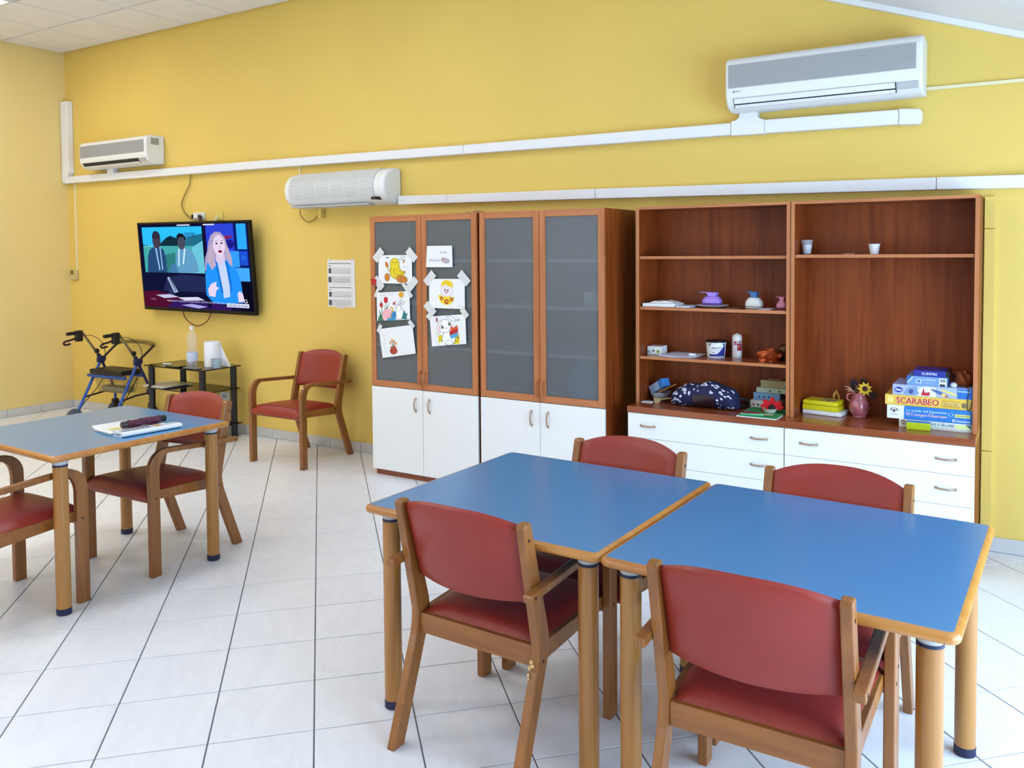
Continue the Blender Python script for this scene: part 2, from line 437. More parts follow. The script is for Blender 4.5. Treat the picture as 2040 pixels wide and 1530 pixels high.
# ---- floor: grout bed with ceramic tiles laid diagonally
fl = tag(B(XL - 0.1, XR + 0.1, YF - 0.1, 0.05, -0.06, -0.0035).build('floor', GROUT), 'pale ceramic tile floor laid on the diagonal', None, None, 'structure')
TS = 1 / 3.0; R2 = math.sqrt(2.0)
def g2w(l, r): return ((l - r) / R2 * TS, (l + r - 12.7509) / R2 * TS)
def clip(poly, ax, lim, keep_less):
    out = []
    for i in range(len(poly)):
        a, b = poly[i], poly[(i + 1) % len(poly)]
        ia = (a[ax] <= lim) if keep_less else (a[ax] >= lim); ib = (b[ax] <= lim) if keep_less else (b[ax] >= lim)
        if ia: out.append(a)
        if ia != ib:
            t = (lim - a[ax]) / (b[ax] - a[ax]); out.append((a[0] + (b[0] - a[0]) * t, a[1] + (b[1] - a[1]) * t))
    return out
def px(P):
    d = Vector(P) - CAM_LOC; z = d.dot(CAM_F)
    if z < 0.2: return None
    return (CX_PX + F_PX * d.dot(CAM_R) / z, CY_PX + F_PX * d.dot(CAM_D) / z, z)
gap = 0.0027
def tile_solid(poly, mb):
    """tile with a slightly eased top edge"""
    n = len(poly); cx = sum(p[0] for p in poly) / n; cy = sum(p[1] for p in poly) / n
    top = []
    for x, y in poly:
        d = math.hypot(x - cx, y - cy); k = max(0.0, 1 - 0.0016 / max(d, 1e-4)); top.append((cx + (x - cx) * k, cy + (y - cy) * k))
    o = len(mb.v)
    mb.v += [(x, y, -0.006) for x, y in poly] + [(x, y, -0.0009) for x, y in poly] + [(x, y, 0.0) for x, y in top]
    for k in range(2):
        for i in range(n):
            j = (i + 1) % n; mb.f.append([o + k * n + i, o + k * n + j, o + (k + 1) * n + j, o + (k + 1) * n + i]); mb.sm.append(False); mb.mi.append(0)
    mb.f.append([o + 2 * n + i for i in range(n)]); mb.sm.append(False); mb.mi.append(0)
cand = []
for l in range(-32, 34):
    for r in range(-32, 34):
        cx, cy = g2w(l + 0.5, r + 0.5)
        if cx < XL - 0.3 or cx > XR + 0.3 or cy < YF - 0.3 or cy > 0.3: continue
        e = gap / TS
        poly = [g2w(l + a, r + b) for a, b in ((e, e), (1 - e, e), (1 - e, 1 - e), (e, 1 - e))]
        inside = all(XL <= x <= XR and YF <= y <= 0 for x, y in poly)
        if not inside:
            for ax, lim, kl in ((0, XL, False), (0, XR, True), (1, YF, False), (1, 0.0, True)):
                poly = clip(poly, ax, lim, kl)
                if len(poly) < 3: break
            if len(poly) < 3: continue
        q = px((cx, cy, 0)); w = -1
        if q and -60 < q[0] < 2100 and 700 < q[1] < 1640: w = 1.0 / q[2] ** 3
        cand.append((w, l, r, cx, cy, poly, inside))
cand.sort(key=lambda c: -c[0])
tmb = MB(); h = TS / 2 - gap
tile_solid([(-h, -h), (h, -h), (h, h), (-h, h)], tmb)
tile0 = None; rest = MB(); made = 0
for w, l, r, cx, cy, poly, inside in cand:
    if w > 0 and made < 300:
        made += 1
        if inside:
            if tile0 is None: tile0 = tmb.build('floor_tile', TILE, fl, local=True); o = tile0
            else: o = tile0.copy(); COL.objects.link(o)
            o.location = (cx - fl.location.x, cy - fl.location.y, -fl.location.z); o.rotation_euler = (0, 0, -PI / 4)
        else:
            mb = MB(); tile_solid([(x - cx, y - cy) for x, y in poly], mb)
            o = mb.build('floor_tile', TILE, fl, local=True); o.location = (cx - fl.location.x, cy - fl.location.y, -fl.location.z)
    else: tile_solid(poly, rest)
tag(rest.build('floor_tile_field', TILE, fl), 'remaining floor tiles further off', None, None, 'stuff')

# ---- skirting tiles
def skirting(name, label, a, b, along, fixed, joint):
    base = tag((B(a, b, fixed - 0.004, fixed - 0.0003, 0.001, 0.074) if along == 'x' else B(fixed + 0.0003, fixed + 0.004, a, b, 0.001, 0.074)).build(name, GROUT), label, None, None, 'structure')
    k = math.floor((a - joint) / TS)
    while joint + k * TS < b:
        s, e = max(a, joint + k * TS) + 0.0015, min(b, joint + (k + 1) * TS) - 0.0015; k += 1
        if e - s < 0.02: continue
        o = (B(s, e, fixed - 0.010, fixed - 0.002, 0.002, 0.078) if along == 'x' else B(fixed + 0.002, fixed + 0.010, s, e, 0.002, 0.078))
        o.build('skirting_tile', SKIRT, base, bevel=0.0015, seg=1)
skirting('baseboard_back', 'pale grey tile skirting along the yellow back wall', XL + 0.011, XR, 'x', 0.0, -2.52)
skirting('baseboard_left', 'pale grey tile skirting along the left wall', -5.0, -0.001, 'y', XL, -0.34)

# ================================================================== TALL CABINETS
CF = -0.458                      # front plane of the cabinet doors
CTOP = 1.832
def bow_handle(pts_a, pts_b, out, r=0.0055, n=9):
    """slim bow handle from a to b standing out along -y"""
    a, b = Vector(pts_a), Vector(pts_b); P = []
    for i in range(n):
        t = i / (n - 1.0); P.append(a.lerp(b, t) + Vector((0, -out * math.sin(PI * t) ** 0.6, 0)))
    return MB().tube(P, [r * (1.25 if i in (0, n - 1) else 0.9) for i in range(n)], 8)
def tall_cabinet(x0, x1, label, xs):
    t = thing('tall_cabinet', label, 'cabinet', ((x0 + x1) / 2, -0.23, 0), 0, 'tall glass-fronted cabinets')
    body = CF + 0.02; th = 0.02
    B(x0, x0 + th, body, -0.012, 0.04, CTOP).build('side_panel', CHERRY, t)
    B(x1 - th, x1, body, -0.012, 0.04, CTOP).build('side_panel', CHERRY, t)
    B(x0 + th, x1 - th, body, -0.012, CTOP - th, CTOP).build('top_panel', CHERRYX, t)
    B(x0 + th, x1 - th, body, -0.012, 0.04, 0.06).build('bottom_panel', CHERRYX, t)
    B(x0 + th, x1 - th, -0.022, -0.012, 0.06, CTOP - th).build('back_panel', CHERRY, t)
    B(x0 + 0.012, x1 - 0.012, CF + 0.028, -0.03, 0.0, 0.04).build('plinth', CHERRYX, t)
    zg = 0.633
    for z in (zg - 0.012, 0.92, 1.215, 1.508):
        o = B(x0 + th, x1 - th, -0.432, -0.022, z, z + 0.02).build('shelf', mat('pale_shelf', (225, 222, 216), 0.5), t)
    xm = (x0 + x1) / 2 + xs; fw = 0.042
    for a, b, side in ((x0 + 0.001, xm - 0.0015, 1), (xm + 0.0015, x1 - 0.001, -1)):
        z0, z1 = zg + 0.003, CTOP
        d = B(a, a + fw, CF, CF + 0.02, z0, z1).box(b - fw, b, CF, CF + 0.02, z0, z1)
        dd = d.build('glass_door', CHERRYE, t, bevel=0.0025)
        B(a + fw, b - fw, CF, CF + 0.02, z1 - fw, z1).build('door_rail', CHERRYEX, dd, bevel=0.002)
        B(a + fw, b - fw, CF, CF + 0.02, z0, z0 + fw).build('door_rail', CHERRYEX, dd, bevel=0.002)
        B(a + fw - 0.006, b - fw + 0.006, CF + 0.008, CF + 0.013, z0 + fw - 0.006, z1 - fw + 0.006).build('glass_pane', SMOKED, dd)
        xh = b - 0.02 if side > 0 else a + 0.02
        bow_handle((xh, CF, z0 + 0.035), (xh, CF, z0 + 0.135), 0.024, 0.006).build('handle', CHERRYE, dd)
        w = B(a, b, CF, CF + 0.018, 0.044, zg - 0.001).build('lower_door', WHITE, t, bevel=0.0015)
        xh = b - 0.058 if side > 0 else a + 0.058
        bow_handle((xh, CF, zg - 0.15), (xh, CF, zg - 0.055), 0.022, 0.0052).build('handle', HANDLE, w)
    return t
tall_cabinet(-1.995, -1.083, 'tall cherry cabinet with drawings taped on its smoked glass doors', 0.0)
tall_cabinet(-1.062, -0.166, 'tall cherry cabinet with bare smoked glass doors, next to the open shelves', 0.0)
# things faintly seen behind the glass of the second cabinet
m = MB().lathe([(0.09, 0), (0.12, 0.04), (0.13, 0.13), (0.10, 0.22), (0.05, 0.27)], (-0.36, -0.30, 0.641), 20)
tag(m.build('cloth_bundle', mat('blue_cloth', (90, 140, 205), 0.8, var=0.15, vscale=20), recalc=True), 'blue bundle behind the smoked glass of the right cabinet', 'bundle')
tag(B(-0.34, -0.20, -0.39, -0.25, 1.236, 1.33).build('carton', mat('carton_white', (245, 245, 240), 0.6), bevel=0.004), 'pale carton behind the smoked glass of the right cabinet', 'box')
# torn card on top of the first cabinet
m = MB().prism([(-1.22, CTOP), (-1.10, CTOP), (-1.11, CTOP + 0.006), (-1.135, CTOP + 0.018), (-1.165, CTOP + 0.006), (-1.20, CTOP + 0.010)], 'y', -0.40, -0.30)
tag(m.build('torn_cardboard', mat('cardboard', (176, 132, 84), 0.85)), 'torn brown cardboard lying on top of the left cabinet', 'cardboard')

# ================================================================== DRAWER UNITS, WORKTOP, OPEN SHELVES
HX0, HXM, HX1 = -0.030, 0.877, 1.776
WT0, WT1, WF = 0.627, 0.663, -0.437
def drawer_unit(x0, x1, label):
    t = thing('drawer_unit', label, 'drawer unit', ((x0 + x1) / 2, -0.22, 0), 0, 'white drawer units')
    f = WF + 0.007
    B(x0, x0 + 0.018, f + 0.02, -0.012, 0.05, WT0 - 0.0005).build('side_panel', CHERRY, t)
    B(x1 - 0.018, x1, f + 0.02, -0.012, 0.05, WT0 - 0.0005).build('side_panel', CHERRY, t)
    B(x0 + 0.018, x1 - 0.018, f + 0.022, -0.012, 0.05, 0.07).build('bottom_panel', CHERRYX, t)
    B(x0 + 0.01, x1 - 0.01, f + 0.03, -0.03, 0.0, 0.05).build('plinth', CHERRYX, t)
    B(x0 + 0.018, x1 - 0.018, -0.022, -0.012, 0.07, WT0 - 0.01).build('back_panel', CHERRY, t)
    zs = [0.624, 0.4785, 0.3265, 0.1745, 0.052]
    for i in range(4):
        d = B(x0 + 0.0015, x1 - 0.0015, f, f + 0.018, zs[i + 1] + 0.0018, zs[i]).build('drawer', WHITE, t, bevel=0.0012)
        zc = zs[i] - 0.0705 if i else zs[i] - 0.0705
        for xa in (x0 + 0.084, x1 - 0.176 if x0 < 0.5 else x1 - 0.168):
            bow_handle((xa, f, zc), (xa + 0.088, f, zc), 0.024, 0.0056).build('handle', HANDLE, d)
    return t
drawer_unit(HX0, HXM, 'white four-drawer unit next to the tall cabinets')
drawer_unit(HXM + 0.002, HX1, 'white four-drawer unit at the right end under the board games')
tag(B(HX0 - 0.002, HX1 + 0.002, WF, -0.008, WT0, WT1).build('worktop', CHERRYX, bevel=0.003), 'long cherry worktop over the two white drawer units', 'worktop')
HTOP = 1.836
def open_shelf(x0, x1, label, zs):
    t = thing('open_bookcase', label, 'bookcase', ((x0 + x1) / 2, -0.16, WT1), 0, 'open cherry bookcases')
    th = 0.0195; f = -0.31
    for a in (x0, x1 - th):
        s = B(a, a + th, f + 0.003, -0.012, WT1 + 0.0005, HTOP).build('side_panel', CHERRY, t)
        B(a, a + th, f, f + 0.003, WT1 + 0.0005, HTOP).build('edge_strip', CHERRYE, s)
    s = B(x0 + th, x1 - th, f + 0.003, -0.012, HTOP - 0.016, HTOP).build('top_panel', CHERRYX, t)
    B(x0 + th, x1 - th, f, f + 0.003, HTOP - 0.016, HTOP).build('edge_strip', CHERRYEX, s)
    B(x0 + th, x1 - th, -0.030, -0.012, WT1 + 0.0005, HTOP - 0.016).build('back_panel', CHERRY, t)
    for z in zs:
        s = B(x0 + th + 0.0005, x1 - th - 0.0005, f + 0.012, -0.031, z - 0.017, z).build('shelf', CHERRYX, t)
        B(x0 + th + 0.0005, x1 - th - 0.0005, f + 0.009, f + 0.012, z - 0.017, z).build('edge_strip', CHERRYEX, s)
    return t
S1, S2, S3, SR = 1.543, 1.241, 0.945, 1.548
open_shelf(HX0 + 0.002, HXM - 0.0015, 'open cherry bookcase with three shelves of craft supplies', (S1, S2, S3))
open_shelf(HXM + 0.0025, HX1, 'open cherry bookcase with a single shelf above the board games', (SR,))

# ================================================================== TABLES
def table(cx, cy, rot, label):
    t = thing('square_table', label, 'table', (cx, cy, 0), math.radians(rot), 'blue square tables')
    H, T, a = 0.715, 0.029, 0.455; e = 0.016; rc = 0.03
    def rr(hw, r, n=6):
        P = []
        for sx, sy, a0 in ((1, 1, 0), (-1, 1, 90), (-1, -1, 180), (1, -1, 270)):
            for i in range(n + 1):
                th = math.radians(a0 + 90.0 * i / n); P.append((sx * (hw - r) + r * math.cos(th), sy * (hw - r) + r * math.sin(th)))
        return P
    MB().prism(rr(a - e, rc - e), 'z', H - T, H).build('laminate_top', LAM, t, local=True)
    m = MB(); rings = []
    for k in range(9):
        th = -PI / 2 + PI * k / 8; off = e + (-e) * math.cos(th); z = H - T / 2 + T / 2 * math.sin(th)
        rings.append([(x, y, z) for x, y in rr(a - off, rc - off if rc - off > 0.012 else 0.0125)])
    m.ring(rings, True, False, True)
    inn = [(x, y) for x, y in rr(a - e, rc - e)]
    m.build('edge_lipping', EDGE, t, local=True, sharp=60)
    k = 0.385
    for sx in (-1, 1):
        for sy in (-1, 1):
            x, y = sx * k, sy * k
            lg = MB().cyl(x, y, 0.03, 0.655, 0.0305, 28).build('leg', LEGW, t, local=True)
            MB().lathe([(0.026, 0), (0.0315, 0.004), (0.0315, 0.030)], (x, y, 0), 28).build('foot_cap', NAVY, lg, local=True)
            MB().cyl(x, y, 0.655, 0.663, 0.0308, 28).build('ring', NAVY, lg, local=True)
            MB().lathe([(0.029, 0.663), (0.034, 0.675), (0.044, 0.6855)], (x, y, 0), 28).build('collar', PLASTG, lg, local=True)
    return t
table(0.530, -2.385, -1.8, 'blue table left of the pair, pushed against its twin')
table(1.443, -2.424, -2.2, 'blue table nearest the camera at the right of the pair')
table(-1.976, -2.526, -1.6, 'greyish blue table on the left with newspapers on it')

# ================================================================== CHAIRS
def chair_proto():
    t = thing('armchair', 'x', 'chair', (0, 0, 0), 0, 'red vinyl armchairs with beech frames')
    def arc(cx, cz, rx, rz, a0, a1, n=9):
        return [(cx + rx * math.cos(math.radians(a0 + (a1 - a0) * i / n)), cz + rz * math.sin(math.radians(a0 + (a1 - a0) * i / n))) for i in range(n + 1)]
    prof = [(-0.026, 0.0)] + arc(0.07, 0.525, 0.096, 0.097, 180, 90) + [(0.512, 0.594), (0.516, 0.588), (0.514, 0.568)] + arc(0.088, 0.508, 0.060, 0.088, 90, 180) + [(0.028, 0.0)]
    post = [(0.503, 0.0), (0.557, 0.0), (0.438, 0.330), (0.430, 0.370), (0.428, 0.410), (0.506, 0.778), (0.498, 0.788), (0.468, 0.789), (0.463, 0.782), (0.372, 0.440), (0.367, 0.405), (0.372, 0.360)]
    def cap(x, y, z, d, parent):
        P = [(x, y + 0.0052 * math.cos(q), z + 0.0052 * math.sin(q)) for q in [2 * PI * i / 8 for i in range(8)]]
        m = MB(); m.ring([P, [(x + d * 0.0012, b, c) for _, b, c in P]], True, True, False)
        m.build('screw_cap', SCREW, parent, local=True, recalc=True)
    for s in (-1, 1):
        lg = MB().prism(prof, 'x', min(s * 0.247, s * 0.277), max(s * 0.247, s * 0.277)).build('armrest_leg', BEECH, t, local=True, bevel=0.004, recalc=True)
        cap(s * 0.277, 0.004, 0.388, s, lg); cap(s * 0.277, 0.492, 0.581, s, lg)
        rp = MB().prism(post, 'x', min(s * 0.217, s * 0.2465), max(s * 0.217, s * 0.2465)).build('rear_leg', BEECH, t, local=True, bevel=0.004, recalc=True)
        cap(s * 0.2465, 0.405, 0.352, s, rp); cap(s * 0.2465, 0.478, 0.738, s, rp)
        m = MB(); a, b = s * 0.2465, s * 0.222; c, d = s * 0.238, s * 0.2165
        m.hexa([(b, 0.026, 0.372), (a, 0.026, 0.372), (c, 0.372, 0.344), (d, 0.372, 0.344), (b, 0.026, 0.416), (a, 0.026, 0.416), (c, 0.372, 0.400), (d, 0.372, 0.400)])
        m.build('side_rail', BEECHY, t, local=True, bevel=0.002, recalc=True)
    B(-0.247, 0.247, -0.008, 0.014, 0.358, 0.405).build('front_rail', BEECHY, t, local=True, bevel=0.002)
    m = MB(); m.hexa([(-0.217, 0.396, 0.334), (0.217, 0.396, 0.334), (0.217, 0.420, 0.334), (-0.217, 0.420, 0.334), (-0.217, 0.392, 0.398), (0.217, 0.392, 0.398), (0.217, 0.418, 0.398), (-0.217, 0.418, 0.398)])
    m.build('rear_rail', BEECHY, t, local=True, bevel=0.002)
    # seat cushion
    NU, NV = 18, 18; top = []; bot = []
    for j in range(NV + 1):
        v = j / NV; tt, bb = [], []
        s_ = -0.026 + 0.428 * v
        hw = 0.2465 + (0.214 - 0.2465) * v
        if s_ > 0.355: hw = min(hw, 0.2155)
        zb = 0.414 - 0.016 * v if s_ > -0.004 else 0.372
        for i in range(NU + 1):
            u = -1 + 2.0 * i / NU
            e = (1 - abs(u) ** 7) ** 0.5 * (1 - abs(2 * v - 1) ** 9) ** 0.5
            crown = 0.012 * (1 - u * u) * math.sin(PI * min(1, v * 1.05)) if v < 0.95 else 0
            z = (0.414 - 0.016 * v) + 0.030 * e + crown
            if v < 0.02: z = 0.395
            tt.append((u * hw, s_ - (0.004 if v == 0 else 0), z)); bb.append((u * hw * 0.995, s_, min(zb, z - 0.004)))
        top.append(tt); bot.append(bb)
    m = MB(); W = NU + 1; vs = [p for r in top for p in r] + [p for r in bot for p in r]; n = len(vs) // 2; fs = []
    for j in range(NV):
        for i in range(NU):
            a = j * W + i; fs.append((a, a + 1, a + W + 1, a + W)); fs.append((n + a, n + a + W, n + a + W + 1, n + a + 1))
    rim = [i for i in range(W)] + [j * W + NU for j in range(1, NV + 1)] + [NV * W + i for i in range(NU - 1, -1, -1)] + [j * W for j in range(NV - 1, 0, -1)]
    for q in range(len(rim)):
        a, b = rim[q], rim[(q + 1) % len(rim)]; fs.append((b, a, n + a, n + b))
    m.add(vs, fs, True); m.build('seat', VINYL, t, local=True, recalc=True, sharp=50)
    # backrest: bowed panel with an arched top
    NU, NV = 20, 14; fr, bk = [], []
    for j in range(NV + 1):
        v = j / NV
        for i in range(NU + 1):
            u = -1 + 2.0 * i / NU
            arch = 0.036 * (1 - abs(u) ** 2.6) * v
            z = 0.532 + 0.240 * v + arch - 0.010 * (1 - u * u) * (1 - v)
            s_ = 0.412 + (z - 0.532) * 0.285 + 0.046 * (1 - u * u)
            e = (1 - abs(u) ** 10) ** 0.5 * (1 - abs(2 * v - 1) ** 8) ** 0.5
            x = u * 0.2165
            fr.append((x, s_ - 0.006 - 0.020 * e, z + 0.005)); bk.append((x, s_ + 0.004 + 0.007 * e, z - 0.002))
    W = NU + 1; n = len(fr); fs = []
    for j in range(NV):
        for i in range(NU):
            a = j * W + i; fs.append((a, a + 1, a + W + 1, a + W)); fs.append((n + a, n + a + W, n + a + W + 1, n + a + 1))
    rim = [i for i in range(W)] + [j * W + NU for j in range(1, NV + 1)] + [NV * W + i for i in range(NU - 1, -1, -1)] + [j * W for j in range(NV - 1, 0, -1)]
    for q in range(len(rim)):
        a, b = rim[q], rim[(q + 1) % len(rim)]; fs.append((b, a, n + a, n + b))
    m = MB().add(fr + bk, fs, True); m.build('backrest', VINYL, t, local=True, recalc=True, sharp=50)
    return t
ch0 = chair_proto()
CH = [(-2.770, -0.634, 0.9, 'armchair standing by itself against the yellow wall next to the cabinets'),
      (-1.896, -2.457, 1.2, 'armchair on the far side of the greyish blue table, facing the camera'),
      (-1.914, -2.806, 180.7, 'armchair cut off by the left edge, on the near side of its table'),
      (0.541, -2.418, 178.3, 'armchair with its back to the camera and a chipped frame, at the left blue table'),
      (1.425, -2.505, 180.4, 'nearest armchair, back to the camera, at the right blue table'),
      (0.590, -2.335, -3.0, 'armchair behind the left blue table, in front of the cabinets'),
      (1.416, -2.396, -1.6, 'armchair behind the right blue table, in front of the white drawers')]
chairs = []
for i, (x, y, a, lab) in enumerate(CH):
    c = ch0 if i == 0 else copy_tree(ch0)
    c.location = (x, y, 0); c.rotation_euler = (0, 0, math.radians(a)); c['label'] = lab
    chairs.append(c)
# pale chips on the frame of the chair at the left blue table (right rear post seen from behind)
RAW = mat('bare_chipped_wood', (226, 184, 120), 0.8)
m = MB()
for sx, z, w, hh in ((-0.224, 0.357, 0.008, 0.010), (-0.229, 0.347, 0.010, 0.008), (-0.221, 0.340, 0.006, 0.009), (-0.220, 0.322, 0.004, 0.008), (-0.223, 0.312, 0.004, 0.004)):
    y = 0.433 + (0.36 - z) * 0.33
    m.box(sx - w / 2, sx + w / 2, y - 0.002, y + 0.0045, z - hh / 2, z + hh / 2)
o = m.build('chipped_patch', RAW, chairs[3], local=True); o['label'] = 'pale chips where the varnish has come off'

# ================================================================== AIR CONDITIONERS
GRILLE = mat('grille_grey', (176, 176, 178), 0.5)
def split_unit(x0, x1, zb, zt, dep, label, logo=None, open_=False):
    t = thing('air_conditioner', label, 'air conditioner', ((x0 + x1) / 2, -dep / 2, zb), 0, 'wall air conditioners')
    h = zt - zb
    prof = [(-0.001, zb), (-0.55 * dep, zb - 0.004), (-0.80 * dep, zb + 0.04 * h), (-0.92 * dep, zb + 0.14 * h), (-0.985 * dep, zb + 0.25 * h), (-dep, zb + 0.34 * h),
            (-dep, zb + 0.80 * h), (-0.97 * dep, zb + 0.90 * h), (-0.86 * dep, zb + 0.97 * h), (-0.70 * dep, zt), (-0.001, zt)]
    MB().prism(prof, 'x', x0, x1, smooth=True).build('body', PLAST, t, bevel=0.012, seg=3, recalc=True, sharp=50)
    # front grille panel: many thin louvres over a grey backing
    gz0, gz1 = zb + 0.40 * h, zb + 0.84 * h; ga, gb = x0 + 0.018, x1 - 0.030
    bk = B(ga, gb, -dep - 0.0015, -dep + 0.004, gz0, gz1).build('grille_panel', GRILLE, t)
    m = MB(); n = 24
    for i in range(n):
        z = gz0 + (gz1 - gz0) * (i + 0.5) / n; w = (gz1 - gz0) / n * 0.27
        m.box(ga + 0.003, gb - 0.003, -dep - 0.0045, -dep - 0.001, z - w, z + w)
    tag(m.build('louvres', PLASTG, bk), None, None, None, 'stuff')
    # outlet: dark slot and flap
    sl = MB().prism([(-0.965 * dep - 0.003, zb + 0.20 * h), (-0.80 * dep - 0.003, zb + 0.033 * h), (-0.74 * dep, zb + 0.06 * h), (-0.9 * dep, zb + 0.22 * h)], 'x', x0 + 0.045, x1 - 0.125).build('outlet_slot', DARKV, t, recalc=True)
    if not open_: MB().prism([(-0.972 * dep - 0.006, zb + 0.195 * h), (-0.90 * dep - 0.006, zb + 0.105 * h), (-0.89 * dep - 0.002, zb + 0.11 * h), (-0.96 * dep - 0.002, zb + 0.20 * h)], 'x', x0 + 0.05, x1 - 0.13).build('flap', PLAST, t, recalc=True)
    MB().prism([(-0.87 * dep - 0.006, zb + 0.085 * h), (-0.81 * dep - 0.006, zb + 0.033 * h), (-0.80 * dep - 0.002, zb + 0.037 * h), (-0.86 * dep - 0.002, zb + 0.09 * h)], 'x', x0 + 0.05, x1 - 0.13).build('flap', PLAST, t, recalc=True)
    MB().prism([(-0.968 * dep - 0.004, zb + 0.19 * h), (-0.88 * dep - 0.004, zb + 0.08 * h), (-0.87 * dep, zb + 0.08 * h), (-0.95 * dep, zb + 0.2 * h)], 'x', x1 - 0.12, x1 - 0.02).build('sensor_window', PLASTG, t, recalc=True)
    if logo:
        a = Art(Frame((x0 + 0.045, -dep - 0.001, gz0 - 0.026), (1, 0, 0), (0, 0, 1)))
        a.poly((40, 44, 50), [(0, 0), (0.006, 0.010), (0.012, 0.010), (0.006, 0)]).text((70, 74, 80), logo, 0.013, 0.002, 0.007)
        a.build('maker_mark', t)
    return t
t = split_unit(-5.955, -4.902, 2.413, 2.672, 0.196, 'small white air conditioner high up over the television', None, True)
a = Art(Frame((-4.9005, -0.145, 2.585), (0, 1, 0), (0, 0, 1)))
a.rect((170, 170, 166), 0, 0, 0.085, 0.062)
for i in range(5): a.rect((128, 128, 126), 0.006, 0.006 + 0.011 * i, 0.078, 0.010 + 0.011 * i)
o = a.build('rating_label', t); o['label'] = 'grey printed sticker on the end of the unit'
split_unit(0.482, 1.506, 2.376, 2.675, 0.212, 'large white air conditioner high up over the open bookcases', 'DAIKIN')
# rounded unit in the middle
def round_unit(x0, x1, zb, zt):
    t = thing('air_conditioner', 'white air conditioner with a rounded ribbed front above the paper notices', 'air conditioner', ((x0 + x1) / 2, -0.12, zb), 0, 'wall air conditioners')
    h = zt - zb; D = 0.215
    def outline(k=1.0, n=22):
        P = [(-0.001, zb)]
        for i in range(n + 1):
            th = math.radians(-78 + 168.0 * i / n)
            P.append((-0.04 - (D - 0.04) * k * max(0, math.cos(th)) ** 0.75, zb + h / 2 + h / 2 * math.sin(th) * (1.0 if k == 1 else k)))
        P.append((-0.001, zt)); return P
    MB().prism(outline(), 'x', x0, x1, smooth=True).build('body', PLAST, t, bevel=0.02, seg=3, recalc=True, sharp=50)
    m = MB(); bk = MB(); n = 26; ga, gb = x0 + 0.055, x1 - 0.095
    def pt(i_, out, n_=26):
        th = math.radians(-34 + 112.0 * i_ / n_); c = max(0, math.cos(th))
        return (-0.04 - (D - 0.04 + out) * c ** 0.75, zb + h / 2 + (h / 2 + out) * math.sin(th))
    rows = [[(x, *pt(i, 0.0015)) for i in range(n + 1)] for x in (ga, gb)]
    vs = rows[0] + rows[1]; W = n + 1
    g_ = MB().add(vs, [(i, i + W, i + W + 1, i + 1) for i in range(n)], True).build('grille_panel', GRILLE, t, recalc=True)
    for i in range(n):
        a, b = pt(i + 0.22, 0.005), pt(i + 0.78, 0.005); c, d = pt(i + 0.78, 0.001), pt(i + 0.22, 0.001)
        m.prism([a, b, c, d], 'x', ga + 0.003, gb - 0.003)
    for k in range(1, 6):
        x = ga + (gb - ga) * k / 6.0
        for i in range(n): 
            a, b = pt(i, 0.0045), pt(i + 1, 0.0045); c, d = pt(i + 1, 0.001), pt(i, 0.001)
            m.prism([a, b, c, d], 'x', x - 0.0015, x + 0.0015)
    tag(m.build('louvres', PLAST, g_, recalc=True), None, None, None, 'stuff')
    B(x0 + 0.05, x1 - 0.17, -0.186, -0.10, zb + 0.002, zb + 0.014).build('outlet_flap', PLASTG, t, bevel=0.003)
    B(x1 - 0.128, x1 - 0.075, -0.205, -0.16, zb + 0.038, zb + 0.058).build('display', BLACK, t, bevel=0.002)
    B(x1 - 0.066, x1 - 0.054, -0.197, -0.15, zb + 0.034, zb + 0.058).build('display', BLACK, t, bevel=0.002)
    B(x0 + 0.20, x0 + 0.24, -0.05, -0.002, zb - 0.075, zb + 0.01).build('pipe_stub', WALL, t, bevel=0.006)
    return t
round_unit(-3.113, -2.076, 1.935, 2.211)

# ================================================================== CABLE TRUNKING
def duct(x0, zt0, zb0, x1, zt1, zb1, d=0.06):
    m = MB(); m.hexa([(x0, -d, zb0), (x1, -d, zb1), (x1, -0.0008, zb1), (x0, -0.0008, zb0), (x0, -d, zt0), (x1, -d, zt1), (x1, -0.0008, zt1), (x0, -0.0008, zt0)])
    return m
DUCT = mat('white_duct_plastic', (238, 238, 240), 0.45)
t = thing('pipe_trunking', 'long white pipe trunking running from the left corner to the right air conditioner', 'trunking', (-2.5, 0, 2.3))
seg = [(-6.40, 2.377, 2.307), (-3.465, 2.359, 2.2915), (-1.466, 2.3376, 2.272), (0.470, 2.3255, 2.2545)]
for (a, b, c), (d, e, f) in zip(seg, seg[1:]): duct(a + 0.001, b, c, d - 0.001, e, f).build('duct_length', DUCT, t, bevel=0.006)
duct(0.662, 2.327, 2.249, 1.376, 2.318, 2.240).build('duct_length', DUCT, t, bevel=0.006)
B(-6.492, -6.372, -0.062, -0.0008, 2.415, 3.14).build('duct_length', DUCT, t, bevel=0.006)
MB().prism([(-6.494, 2.42), (-6.494, 2.34), (-6.47, 2.308), (-6.40, 2.304), (-6.40, 2.380), (-6.368, 2.42)], 'y', -0.066, -0.0008).build('corner_elbow', DUCT, t, bevel=0.006, recalc=True)
MB().prism([(0.470, 2.250), (0.662, 2.246), (0.662, 2.331), (0.640, 2.334), (0.622, 2.352), (0.620, 2.380), (0.520, 2.382), (0.516, 2.352), (0.498, 2.337), (0.470, 2.334)], 'y', -0.066, -0.0008).build('tee_joint', DUCT, t, bevel=0.005, recalc=True)
B(0.534, 0.608, -0.058, -0.0008, 2.376, 2.40).build('tee_neck', DUCT, t)
MB().prism([(1.376, 2.236), (1.470, 2.232), (1.487, 2.245), (1.489, 2.295), (1.478, 2.312), (1.376, 2.322)], 'y', -0.066, -0.0008).build('end_cap', DUCT, t, bevel=0.008, recalc=True)
B(-5.715, -5.62, -0.064, -0.0008, 2.300, 2.414).build('tee_joint', DUCT, t, bevel=0.006)
t = thing('pipe_trunking', 'lower white pipe trunking starting at the rounded air conditioner', 'trunking', (0.5, 0, 1.9))
